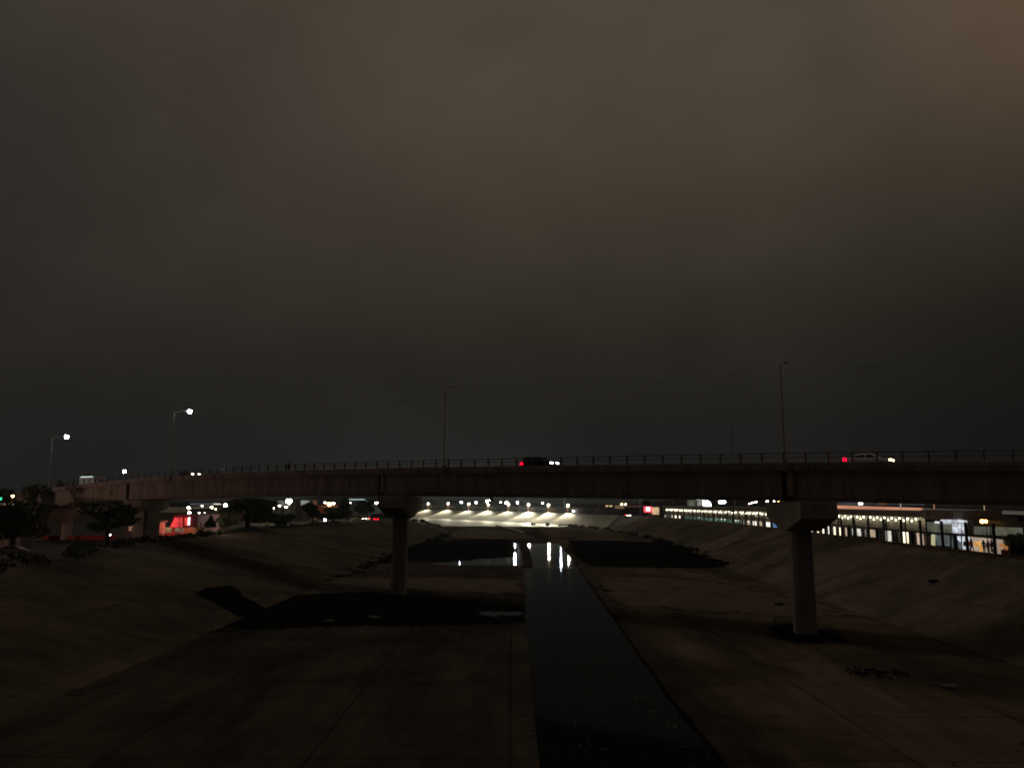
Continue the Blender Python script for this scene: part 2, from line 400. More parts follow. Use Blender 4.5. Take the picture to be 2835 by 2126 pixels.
# silt, mud and stains: thin layers with an outline of their own
def layer(name, pts, z, m, jit=.35, seg=1.2, plane=None):
    out = []
    for i, p in enumerate(pts):
        q = pts[(i + 1) % len(pts)]; d = (q - p); k = max(1, int(d.length / seg)); s = Vector((-d.y, d.x, 0)).normalized() if d.length else Vector()
        for j in range(k):
            w_ = 0 if j == 0 else 1
            out.append(p.lerp(q, j / k) + s * (random.uniform(-jit, jit) * w_) + Vector((0, 0, z)))
    n = len(out); cen = sum(out, Vector()) / n
    # thick edge running down into the ground
    low = [Vector((p.x, p.y, p.z - z - .02)) + (Vector((p.x, p.y, 0)) - Vector((cen.x, cen.y, 0))).normalized() * .12 for p in out]
    f = [list(range(n))] + [[i, (i + 1) % n, n + (i + 1) % n, n + i] for i in range(n)]
    mb = MB().add(out + low, f)
    if m in (MUD, PALE_FLOOR) and 'stain' not in name:      # ragged border: smaller crusts scattered round the edge
        for i in range(0, n, 1):
            for _ in range(3):
                q = out[i].lerp(out[(i + 1) % n], random.random()); dd = abs(random.gauss(0, 1.0)) * max(.25, jit * 2.2)
                o_ = Vector((q.x - cen.x, q.y - cen.y, 0)).normalized(); q = Vector((q.x, q.y, 0)) + o_ * dd
                if not (xl(q.y) + .3 < q.x < xr(q.y) - .3) or lin(CH_L, q.y) - .5 < q.x < lin(CH_R, q.y) + .5: continue
                r_ = random.uniform(.12, .5) * max(.4, jit * 1.6) / (1 + dd * .5); k_ = 9
                ang_ = random.uniform(0, 6.28); rr_ = [random.uniform(.6, 1.3) for _ in range(k_)]
                pts_ = [q + Vector((math.cos(ang_ + 6.283 * t_ / k_) * r_ * rr_[t_] * 1.7, math.sin(ang_ + 6.283 * t_ / k_) * r_ * rr_[t_], 0)) for t_ in range(k_)]
                mb.add([p_ + Vector((0, 0, .045)) for p_ in pts_] + [p_ + Vector((0, 0, -.03)) for p_ in pts_], [list(range(k_))] + [[a_, (a_ + 1) % k_, k_ + (a_ + 1) % k_, k_ + a_] for a_ in range(k_)])
    if m == MUD and jit > .15:      # damp margins that dry out towards the concrete
        for k_, (grow, alb) in enumerate(((1.3, DAMP2), (.55, DAMP1))):
            rim = []
            for p in out:
                o_ = Vector((p.x - cen.x, p.y - cen.y, 0)).normalized(); q = Vector((p.x, p.y, .012 + .012 * k_)) + o_ * grow * random.uniform(.35, 1.25) * (1.6 if jit > .5 else 1)
                if q.x < xl(q.y): q.x = xl(q.y)
                if q.x > xr(q.y): q.x = xr(q.y)
                a_, b_ = lin(CH_L, q.y), lin(CH_R, q.y)
                if a_ - .1 < q.x < b_ + .1: q.x = a_ - .1 if cen.x < a_ else b_ + .1
                rim.append(q)
            struct(MB().add(rim + [q - Vector((0, 0, .1)) for q in rim], [list(range(n))] + [[i, (i + 1) % n, n + (i + 1) % n, n + i] for i in range(n)]).build('damp_margin', alb))
    return struct(mb.build(name, m))
P0 = lambda pts: [onz(x, y, 0.0) for x, y in pts]
layer('wet_mud_fan', P0([(690, 1668), (800, 1648), (960, 1640), (1180, 1650), (1330, 1672), (1444, 1680), (1449, 1722), (1300, 1728), (900, 1732), (700, 1742), (620, 1735), (640, 1700)]), .05, MUD)
layer('wet_mud_flat_left', P0([(1120, 1518), (1180, 1500), (1300, 1492), (1400, 1492), (1408, 1500), (1400, 1536), (1330, 1540), (1240, 1548), (1100, 1556), (1010, 1562), (1060, 1535)]), .05, MUD, .6, 2)
layer('wet_mud_flat_right', P0([(1580, 1497), (1700, 1497), (1850, 1503), (1950, 1522), (2060, 1560), (1960, 1572), (1800, 1570), (1640, 1566), (1600, 1540)]), .05, MUD, .6, 2)
layer('silt_bar_beyond_weir', P0([(1300, 1462), (1440, 1474), (1480, 1488), (1400, 1492), (1260, 1490), (1250, 1478)]), .045, PALE_FLOOR, .6, 3)
layer('pale_bar_under_bridge', P0([(960, 1602), (1200, 1600), (1430, 1606), (1443, 1640), (1300, 1640), (1130, 1628), (1000, 1640), (850, 1650), (860, 1625)]), .04, PALE_FLOOR, .8, .9)  # this and the next: floor bands paler than the concrete round them
layer('pale_bar_right', P0([(1660, 1602), (1800, 1596), (1980, 1612), (2160, 1650), (2400, 1700), (2200, 1706), (1960, 1690), (1740, 1675), (1690, 1640)]), .04, PALE_FLOOR, .8, .9)
layer('mud_around_pier', P0([(2140, 1738), (2200, 1726), (2290, 1752), (2330, 1772), (2230, 1776), (2160, 1764)]), .05, MUD, .2, .6)
layer('mud_smear', P0([(150, 1915), (200, 1910), (330, 1880), (330, 1886), (220, 1925)]), .04, DAMP2, .12, .4)
# puddle at the mouth of the fan
layer('puddle', P0([(1330, 1694), (1440, 1694), (1449, 1704), (1380, 1708), (1335, 1706)]), .07, WATER, .3, .3)
# dark outfall stain down the left bank
pl0 = Vector((-26, 70, 0)); nL = (Vector((-46.5, 72, 5)) - pl0).cross(Vector((-25.8, 122, 0)) - pl0).normalized()
if nL.z < 0: nL = -nL
st = [on_plane(x, y, pl0, nL) for x, y in [(545, 1640), (570, 1627), (635, 1622), (662, 1634), (670, 1650), (745, 1690), (700, 1708), (660, 1705), (600, 1668)]]
layer('outfall_stain', st, .06, MUD, .12, .8)

# ------------------------------------------------------------------ leaves and scrub
def leaves(mb, c, r, n, size, flat=.8):
    for _ in range(n):
        while True:
            q = Vector((random.uniform(-1, 1), random.uniform(-1, 1), random.uniform(-1, 1)))
            if .25 < q.length < 1: break
        p = Vector(c) + Vector((q.x * r[0], q.y * r[1], q.z * r[2]))
        a = Vector((random.gauss(0, 1), random.gauss(0, 1), random.gauss(0, 1))).normalized(); b = a.orthogonal().normalized()
        s = size * random.uniform(.6, 1.4)
        mb.add([p - a * s, p + b * s * .5, p + a * s, p - b * s * .5], [[0, 1, 2, 3]])
def scrub(name, label, pts, h, n, size, m=LEAF, spread=1.2, skip=0.0):
    mb = MB()
    for p, q in zip(pts, pts[1:]):
        k = max(1, int((q - p).length / 2.0))
        for i in range(k):
            if random.random() < skip: continue
            c = p.lerp(q, (i + random.random()) / k) + Vector((random.uniform(-spread, spread), random.uniform(-spread, spread), 0))
            hh = h * random.uniform(.35, 1.1)
            leaves(mb, c + Vector((0, 0, hh * .45)), (1.3, 1.3, hh * .6), n, size)
    return stuff(mb.build(name, m, fix=False), label, 'scrub')
scrub('scrub', 'dark weeds and debris along the foot of the bank left of the far channel', P0([(900, 1608), (980, 1585), (1080, 1540), (1180, 1505), (1240, 1478)]), .5, 26, .26, MUD, 1.8, .35)
scrub('scrub', 'dark weeds along the foot of the bank beyond the right-hand pier', [Vector((x + .6, y, .1)) for x, y in ((38.5, 140), (41, 165), (43.5, 190), (45, 225), (45, 262), (44, 300), (42, 330), (36, 362))], .8, 34, .36, MUD, 2.6, .3)
scrub('scrub', 'clump of lit weeds at the foot of the floodlit bank', [Vector(p) for p in ((10, 395, 0), (20, 385, 0), (30, 372, 0), (38, 350, 0))], 1.1, 40, .4, LEAF2, 2.5, .3)
scrub('scrub', 'weeds growing on the broken end of the bank under the bridge', [Vector(p) for p in ((-46, 300, 4.7), (-46, 325, 4.5), (-48, 338, 4.4), (-38, 334, 2.6), (-31, 326, .6))], 1.3, 40, .5)
scrub('scrub', 'dry debris caught on the canal floor in front of the right-hand pier', P0([(2335, 1862), (2390, 1868), (2440, 1876), (2505, 1866)]), .45, 34, .16, MUD, .5)
scrub('scrub', 'debris line where the left bank meets the wet mud fan', P0([(600, 1752), (640, 1735), (690, 1728), (730, 1738)]), .4, 30, .15, MUD, .4)
scrub('scrub', 'small dark weeds beside the foot of the right-hand pier', P0([(2158, 1732), (2192, 1732)]), .5, 40, .15, LEAF, .4)
scrub('scrub', 'ragged grass along the top edge of the right bank', [Vector((p[0] - .5, p[1], p[2])) for p in ((50.6, 78, 5.9), (52, 100, 5.9), (53.6, 126, 5.9))], .35, 22, .14, LEAF2, .5)
scrub('scrub', 'ragged grass along the top edge of the left bank', [Vector(p) for p in ((-47, 66, 5), (-48, 76, 5), (-54, 100, 5), (-57, 112, 5), (-57, 150, 5), (-57, 175, 5), (-50, 230, 5))], .9, 40, .26, LEAF, 2.0, .05)
# stones and litter on the floor
for i, (x, y, s, lb) in enumerate([(910, 1722, .35, 'pale stone at the edge of the wet mud fan under the bridge'), (1037, 1712, .4, 'pinkish litter lying on the dark wet mud'),
        (2157, 1675, .35, 'dark flat stone beyond the right-hand pier'), (2630, 1905, .35, 'small white scrap of litter on the right floor'), (1465, 2035, .12, 'tiny pale pebble beside the left edge of the water channel'),
        (2585, 1611, .4, 'dark stone lying high on the right bank slope'), (1390, 1705, .25, 'pale froth lump where the mud fan meets the channel')]):
    p = onz(x, y, 0.0)
    if 'slope' in lb: p = on_plane(x, y, (36.5, 74, 0), (Vector((50.3, 76, 6)) - Vector((36.5, 74, 0))).cross(Vector((1.2, 52, 0))).normalized())
    mb = MB().ball((0, 0, 0), s, 8, 5, (1.6, 1.0, .45)); mb.v = [v + Vector((wob(v.x * 9, v.y * 9) * s * .25, 0, 0)) + p + Vector((0, 0, s * .3)) for v in mb.v]
    tag(mb.build('stone' if 'litter' not in lb else 'litter', PALE_FLOOR if 'dark' not in lb.split()[0] else MUD), lb, 'stone' if 'litter' not in lb else 'litter')

mb = MB()
for _ in range(420):
    y = random.uniform(28, 135); x = random.uniform(xl(y) + .5, xr(y) - .5)
    if lin(CH_L, y) - .4 < x < lin(CH_R, y) + .4: continue
    if random.random() < .5: x = random.choice((xl(y) + abs(random.gauss(0, 1.5)), lin(CH_R, y) + .5 + abs(random.gauss(0, 1.2)), xr(y) - abs(random.gauss(0, 1.5))))
    r_ = random.uniform(.05, .16) * (1.8 if random.random() < .12 else 1); n_ = 6; k_ = random.uniform(0, 6)
    ring = [Vector((x + math.cos(k_ + i * 1.047) * r_ * random.uniform(.7, 1.5), y + math.sin(k_ + i * 1.047) * r_ * random.uniform(.6, 1.1), -.01)) for i in range(n_)]
    mb.add(ring + [Vector((x, y, r_ * .7 + .02))], [[i, (i + 1) % n_, n_] for i in range(n_)])
stuff(mb.build('rubble', mat('rubble', (.06, .05, .042), .95, .5, 3, spec=0.0)), 'small stones and litter scattered over the concrete canal floor', 'rubble')

mb = MB()  # white flecks laid on the water as painted lamp glints
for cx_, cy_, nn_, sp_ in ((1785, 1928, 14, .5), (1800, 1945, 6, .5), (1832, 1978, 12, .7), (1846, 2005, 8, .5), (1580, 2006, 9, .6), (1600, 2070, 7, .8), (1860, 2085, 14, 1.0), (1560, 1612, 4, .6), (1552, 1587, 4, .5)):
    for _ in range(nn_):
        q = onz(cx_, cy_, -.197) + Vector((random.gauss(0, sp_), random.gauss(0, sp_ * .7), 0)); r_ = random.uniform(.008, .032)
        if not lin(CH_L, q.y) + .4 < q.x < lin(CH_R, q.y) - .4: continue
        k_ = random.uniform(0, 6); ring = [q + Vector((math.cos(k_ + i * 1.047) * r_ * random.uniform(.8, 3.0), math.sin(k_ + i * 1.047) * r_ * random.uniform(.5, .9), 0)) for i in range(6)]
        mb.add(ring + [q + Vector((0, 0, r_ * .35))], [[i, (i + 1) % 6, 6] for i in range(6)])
stuff(mb.build('glint_fleck', mat('glint_fleck', (.55, .58, .6), .6, .1, 4)), 'small white flecks painted as lamp glints on the dark water channel', 'glint_fleck')

# ------------------------------------------------------------------ road bridge
C0 = Vector((26.0, 69.5, 0)); T = Vector((.830, -.558, 0)).normalized(); NN = Vector((.558, .830, 0)).normalized()
ZTAB = [(80, 13.2), (45, 14.05), (15, 14.58), (0, 14.87), (-25, 15.15), (-48, 15.35), (-75, 15.3), (-104, 14.68), (-134, 13.15), (-170, 10.9), (-210, 8.0)]
ztop = lambda s: interp(ZTAB, s)
def bp(s, n, dz): p = C0 + T * s + NN * n; return Vector((p.x, p.y, ztop(s) + dz))
bridge = thing('road_bridge', 'long concrete girder road bridge crossing the canal with dark metal railing', 'bridge', (26, 69.5, 0))
def sweep(prof, s0, s1, step=3.0):
    k = max(1, int(abs(s1 - s0) / step)); mb = MB(); n = len(prof); v = []
    for i in range(k + 1):
        s = s0 + (s1 - s0) * i / k
        v += [bp(s, a, z) for a, z in prof]
    f = [[i * n + j, i * n + (j + 1) % n, (i + 1) * n + (j + 1) % n, (i + 1) * n + j] for i in range(k) for j in range(n)]
    f += [list(range(n)), [k * n + j for j in range(n)][::-1]]
    return mb.add(v, f)
JO = [80, 47, 0, -48, -104, -134.5, -166, -200]
for a, b in zip(JO, JO[1:]):
    sweep([(-4.15, -.66), (-4.15, -.40), (4.15, -.40), (4.15, -.66), (3.6, -.72), (-3.6, -.72)], a - .02, b + .02).build('deck_slab', CONC_BR, bridge)
    for sgn in (-1, 1):
        o = 4.15 * sgn
        sweep([(o + .02 * sgn, -.397), (o + .02 * sgn, -.02), (o - .05 * sgn, 0), (o - .22 * sgn, 0), (o - .30 * sgn, -.397)], a - .02, b + .02).build('parapet', CONC_BR, bridge)
    for g in (-3.3, -1.1, 1.1, 3.3):
        prof = [(g - .45, -.725), (g + .45, -.725), (g + .45, -.86), (g + .12, -1.0), (g + .12, -2.85), (g + .33, -3.05), (g + .33, -3.32), (g - .33, -3.32), (g - .33, -3.05), (g - .12, -2.85), (g - .12, -1.0), (g - .45, -.86)]
        if abs(g) == 3.3:   # outer girders have a plain flush face
            e = math.copysign(.36, g)
            prof = [(g + e, -.725), (g + e, -2.94), (g + e * .45, -3.32), (g - e, -3.32), (g - e, -3.05), (g - e * .3, -2.85), (g - e * .3, -.725)]
        sweep(prof, a - .45, b + .45).build('girder', CONC_BR, bridge)
for j in JO[1:-1]:
    MB().prism([bp(j - .3, -2.5, -.73), bp(j + .3, -2.5, -.73), bp(j + .3, -2.5, -3.0), bp(j - .3, -2.5, -3.0)], None, NN * 5.0).build('diaphragm', CONC_BR, bridge)
    if j in (0, -48): MB().prism([bp(j + .02, -3.78, -.745), bp(j + .5, -3.78, -.745), bp(j + .5, -3.78, -2.9), bp(j + .02, -3.78, -2.9)], None, NN * .5).build('joint_cover', CONC_CAP, bridge)
# stringcourse shadow groove: drip strip under the slab edge
for a, b in zip(JO, JO[1:]):
    sweep([(-4.12, -.665), (-3.95, -.665), (-3.95, -.74), (-4.12, -.74)], a - .05, b + .05).build('drip_strip', CONC_BR, bridge)
# railing
post_me = None
s = 78.0; k = 0
while s > -186:
    for nn in (-4.0,):
        b0 = bp(s, nn, 0)
        if post_me is None:
            o = MB().box((0, 0, .41), (.11, .16, .86), 0).add([], []).build('railing_post', RAILM, bridge, world=False); post_me = o.data
        else:
            o = bpy.data.objects.new('railing_post', post_me); COL.objects.link(o); o.parent = bridge
        o.location = WM[bridge.name].inverted() @ b0; o.rotation_euler = (0, 0, math.atan2(T.y, T.x))
    s -= 1.86
for nn in (-4.0,):
    for zz, r in ((.80, .036), (.44, .026)):
        for a, b in zip(JO[:-2], JO[1:-1]):
            MB().tube([bp(a + (b - a) * i / 12, nn, zz) for i in range(13)], r, 6).build('rail', RAILM, bridge)
# asphalt wearing course and lane markings
for a, b in zip(JO, JO[1:]):
    sweep([(-3.75, -.396), (-3.75, -.385), (3.75, -.385), (3.75, -.396)], a - .02, b + .02).build('road_surface', ASPH, bridge)
mk = mat('road_paint', (.7, .65, .4), .6, .1, 2)
for i in range(34):
    s0 = 70 - i * 7
    sweep([(-.06, -.383), (-.06, -.380), (.06, -.380), (.06, -.383)], s0, s0 - 3).build('lane_marking', mk, bridge)

# piers, turned to the current
AX = Vector((.08, .997, 0)).normalized(); SX = Vector((AX.y, -AX.x, 0))
def pier(s, zg, label, over=5.0, colw=1.75, cold=1.5, thick=3.0, ch=1.4, taper=1.2):
    c = C0 + T * s; zt = ztop(s) - 3.36; t = thing('bridge_pier', label, 'bridge pier', (c.x, c.y, zg), group='piers of the road bridge')
    def q(a, d, z): p = c + SX * a + AX * d; return Vector((p.x, p.y, z))
    L0 = cold / 2 + over
    side = [(-L0, zt), (L0, zt), (L0, zt - ch), (cold / 2 + .1, zt - ch - taper), (-cold / 2 - .1, zt - ch - taper), (-L0, zt - ch)]
    MB().prism([q(-thick / 2, d, z) for d, z in side], None, SX * thick).build('cap', CONC_CAP, t, bevel=.06)
    w2, d2, cf = colw / 2, cold / 2, .28
    oc = [(-w2 + cf, -d2), (w2 - cf, -d2), (w2, -d2 + cf), (w2, d2 - cf), (w2 - cf, d2), (-w2 + cf, d2), (-w2, d2 - cf), (-w2, -d2 + cf)]
    zs = [zg - .8, zg + 4.2, zg + 4.26, zt - ch - taper]
    v = []
    for i, z in enumerate(zs):
        k = 1.03 if i < 2 else 1.0
        v += [q(a * k, d * k, z) for a, d in oc]
    f = [[i * 8 + j, i * 8 + (j + 1) % 8, i * 8 + 8 + (j + 1) % 8, i * 8 + 8 + j] for i in range(3) for j in range(8)]
    MB().add(v, f).build('column', CONC_CAP, t)
    for d in (-3.6, -1.2, 1.2, 3.6): MB().box(q(0, d * 1.1, zt + .0) - Vector((0, 0, .0)), (.6, .5, .16)).build('bearing', BLACK, t)
    return t
pier(0, 0, 'hammerhead concrete pier standing on the canal floor right of the water channel')
pier(-48, 0, 'hammerhead concrete pier standing on the canal floor left of the water channel')
pier(47, 5, 'concrete pier on the top of the right bank outside the lit hall')
pier(-104, 4.6, 'broad concrete pier on the left bank beside the red-lit shop', over=2.2, colw=2.2, cold=4.6, ch=.9, taper=.8)
# portal bent further left
def portal(s, zg, label):
    c = C0 + T * s; zt = ztop(s) - 3.36; t = thing('bridge_pier', label, 'bridge pier', (c.x, c.y, zg), group='piers of the road bridge')
    def q(a, d, z): p = c + T * a + NN * d; return Vector((p.x, p.y, z))
    MB().prism([q(-.8, -4.2, zt), q(-.8, 4.2, zt), q(-.8, 4.2, zt - .9), q(-.8, 3.2, zt - 1.8), q(-.8, -3.2, zt - 1.8), q(-.8, -4.2, zt - .9)], None, T * 1.6).build('cap', CONC_CAP, t, bevel=.05)
    for d in (-2.9, 2.3):
        MB().prism([q(-.8, d - .75, zg - .6), q(.8, d - .75, zg - .6), q(.8, d + .75, zg - .6), q(-.8, d + .75, zg - .6)], None, (0, 0, zt - 1.8 - zg + .6)).build('column', CONC_CAP, t, bevel=.08)
    return t
portal(-134.5, 4.0, 'portal pier with two columns beside the big dark tree')
portal(-166, 4.0, 'low portal pier under the descending end of the bridge')
ab = thing('ramp_abutment', 'solid concrete ramp end of the bridge behind the trees', 'abutment', tuple(C0 + T * -202))
MB().add([bp(-199.5, -4.1, -.45), bp(-199.5, 4.1, -.45), bp(-250, 4.1, -3.0), bp(-250, -4.1, -3.0)] + [Vector((p.x, p.y, 3.0)) for p in (bp(-199.5, -4.1, 0), bp(-199.5, 4.1, 0), bp(-250, 4.1, 0), bp(-250, -4.1, 0))],
    [[0, 1, 2, 3], [4, 5, 6, 7], [0, 1, 5, 4], [1, 2, 6, 5], [2, 3, 7, 6], [3, 0, 4, 7]]).build('retaining_wall', CONC_BR, ab)

# ------------------------------------------------------------------ lamps
W_COOL = (.86, .92, 1.0); W_WARM = (1.0, .80, .52); AMBER = (1.0, .48, .14); NEUT = (1.0, .95, .86)
def lamp_mat(col, st): return glow('lamp_%02d_%02d_%02d_%d' % (col[0]*99, col[1]*99, col[2]*99, st), col, st)
def street_lamp(label, base, top, arm=None, r=.22, col=NEUT, st=120, lit=True, pole_r=(.11, .06), m=METAL, group=None, name='street_lamp', light=0):
    base, top = Vector(base), Vector(top)
    t = thing(name, label, 'street lamp', tuple(base), group=group)
    MB().box(base + Vector((0, 0, .15)), (.34, .34, .3)).build('base_plate', m, t)
    MB().tube([base, base.lerp(top, .5), top], [pole_r[0], (pole_r[0] + pole_r[1]) / 2, pole_r[1]], 8).build('pole', m, t)
    h = top
    if arm is not None:
        arm = Vector(arm); h = top + arm
        MB().tube([top, top + arm * .5 + Vector((0, 0, arm.length * .08)), h], [.05, .045, .04], 6).build('arm', m, t)
    hd = MB().ball(h, r * 1.15 if lit else .22, 10, 6, (1.0, 1.0, .45) if not lit else (.9, .9, .35)); hd.v = [v + Vector((0, 0, .06 if not lit else r * .75)) for v in hd.v]
    hd = hd.build('lamp_head', m, t, smooth=True)
    MB().ball(h, r if lit else .16, 10, 6, (1, 1, .9 if lit else .3)).build('bulb', lamp_mat(col, st) if lit else mat('dead_glass', (.2, .2, .2), .2, .1, 2), hd, smooth=True)
    if light:
        l = bpy.data.lights.new('lamp_light', 'POINT'); l.energy = light; l.color = col; l.shadow_soft_size = .3
        lo = bpy.data.objects.new('lamp_light', l); COL.objects.link(lo); lo.parent = t
        lo.location = WM[t.name].inverted() @ (h - Vector((0, 0, r * 1.6)))
    return t
def road_at(px, n):
    lo, hi = -190.0, 70.0
    for _ in range(50):
        m_ = (lo + hi) / 2; q = bp(m_, n, .4); v = q - Vector((0, 0, EYE)); x = 1417.5 + FPX * v.dot(Rv) / v.dot(Fv)
        if x < px: lo = m_
        else: hi = m_
    return m_
# masts on the bridge
def bridge_lamp(s, hgt, label, lit, arml=2.0, **kw):
    b = bp(s, -4.28, -.35); tp = Vector((b.x, b.y, ztop(s) + hgt))
    t = street_lamp(label, b, tp, NN * arml + Vector((0, 0, .45)), lit=lit, group='lamp masts along the bridge', pole_r=(.075, .04), m=METAL if lit else mat('mast_dark', (.28, .25, .22), .6, .2, 3), **kw)
    MB().box(bp(s, -4.26, -.25), (.42, .28, .95), math.atan2(T.y, T.x)).build('bracket', CONC_BR, t, bevel=.03)
    return t
SR, SC_, SL1, SL2 = road_at(2173, -4.28), road_at(1229, -4.28), road_at(470, -4.28), road_at(133, -4.28)
def mast_h(s_, px, py, arm=0.0, rise=0.0):
    q = bp(s_, -4.28 + arm, 0); return at(px, py, q.y).z - ztop(s_) - rise
bridge_lamp(SR, mast_h(SR, 2165, 1010), 'tall unlit lamp mast on the bridge near the right-hand pier', False)
bridge_lamp(SC_, mast_h(SC_, 1231, 1076), 'tall unlit lamp mast on the bridge near the left canal pier', False)
bridge_lamp(SL1, mast_h(SL1, 516, 1139, 2.6, .45), 'lit lamp mast on the bridge, the higher of the two shining ones', True, 2.6, r=.30, col=(.95, .94, 1.0), st=260)
bridge_lamp(SL2, mast_h(SL2, 175, 1209, 2.4, .45), 'lit lamp mast at the far descending end of the bridge', True, 2.4, r=.32, col=(.95, .94, 1.0), st=300)
# overhead cable
pb = bp(SL1, -4.2, 7.6); p1 = bp(SC_, -4.25, mast_h(SC_, 1231, 1090)); p2 = bp(SR, -4.25, mast_h(SR, 2165, 1022)); p3 = bp(33, -4.25, 8.2)
def cable(a, b, sag):
    return [a.lerp(b, i / 16) - Vector((0, 0, sag * 4 * (i / 16) * (1 - i / 16))) for i in range(17)]
tag(MB().tube(cable(pb, p1, .7) + cable(p1, p2, .55)[1:] + cable(p2, p3, .5)[1:], .008, 5).build('overhead_cable', BLACK), 'thin dark cable strung between the tall lamp masts of the bridge', 'cable')
bridge_lamp(33, 8.8, 'unlit lamp mast on the bridge past the lit hall', False)

# floodlights on the far wall
FL = [(1185, 1396), (1240, 1396), (1297, 1397), (1351, 1398), (1407, 1398), (1462, 1399), (1517, 1400), (1571, 1401)]
ORD = ['first', 'second', 'third', 'fourth', 'fifth', 'sixth', 'seventh', 'eighth']
def poly_hit(px, pts):
    d = ray(px, 1400); u = d.x / d.y
    for a, b in zip(pts, pts[1:]):
        fa, fb = a[0] - u * a[1], b[0] - u * b[1]
        if fa * fb <= 0:
            t = fa / (fa - fb); return Vector((a[0] + (b[0] - a[0]) * t, a[1] + (b[1] - a[1]) * t, 0))
WALL = [(p[0] + 1.2, p[1] + 2.2) for p in TOP_R[6:]]
for i, (px, py) in enumerate(FL):
    b = poly_hit(px, WALL); b.z = 5.5
    if i == 7: b.z = 5.6
    hz = at(px, py - 2, b.y).z
    t = thing('floodlight_pillar', ORD[i] + ' floodlight pillar from the left along the lit far bank', 'floodlight', tuple(b), group='floodlights on the far bank wall')
    toe = Vector((.35, -.94, 0))
    MB().box(b + Vector((0, 0, (hz - 5.5) / 2 - .2)), (.9, .9, hz - 5.5 - .3)).build('pillar', mat('ochre_plaster', (.5, .30, .16), .9, .2, 1), t)
    hp = Vector((b.x, b.y, hz)) + toe * .75
    hd = MB().box(hp + Vector((0, .3, .35)), (1.3, .6, .25)).build('lamp_head', DARKMETAL, t)
    MB().ball(hp, .62, 12, 8).build('lens', lamp_mat((1, .84, .62), 26), hd, smooth=True)
    sp = bpy.data.lights.new('flood_beam', 'SPOT'); sp.energy = (40000, 58000, 46000, 66000, 44000, 110000, 80000, 52000)[i]; sp.color = (1, .92, .66); sp.spot_size = rad(104); sp.spot_blend = .75
    sp.shadow_soft_size = .3
    so_ = bpy.data.objects.new('flood_beam', sp); COL.objects.link(so_); so_.parent = t
    so_.location = WM[t.name].inverted() @ (hp + toe * .9 - Vector((0, 0, .2)))
    so_.rotation_euler = (Vector((-.28, -1, -.46))).to_track_quat('-Z', 'Y').to_euler(); so_.scale = (.5, 1, 1)
# the wall behind them
fw = thing('border_wall', 'dark wall running along the top of the floodlit far bank', 'wall', (*WALL[1], 5.5))
for a, b in zip(WALL, WALL[1:]):
    a, b = Vector((a[0], a[1] + 1.2, 5.3)), Vector((b[0], b[1] + 1.2, 5.3)); n = max(1, int((b - a).length / 9)); n = min(n, 30)
    for i in range(n):
        p, q = a.lerp(b, i / n), a.lerp(b, (i + .965) / n); d = (q - p)
        MB().box((p + q) / 2 + Vector((0, 0, 1.75)), (d.length, .3, 3.5), math.atan2(d.y, d.x)).build('panel', WALLD, fw)

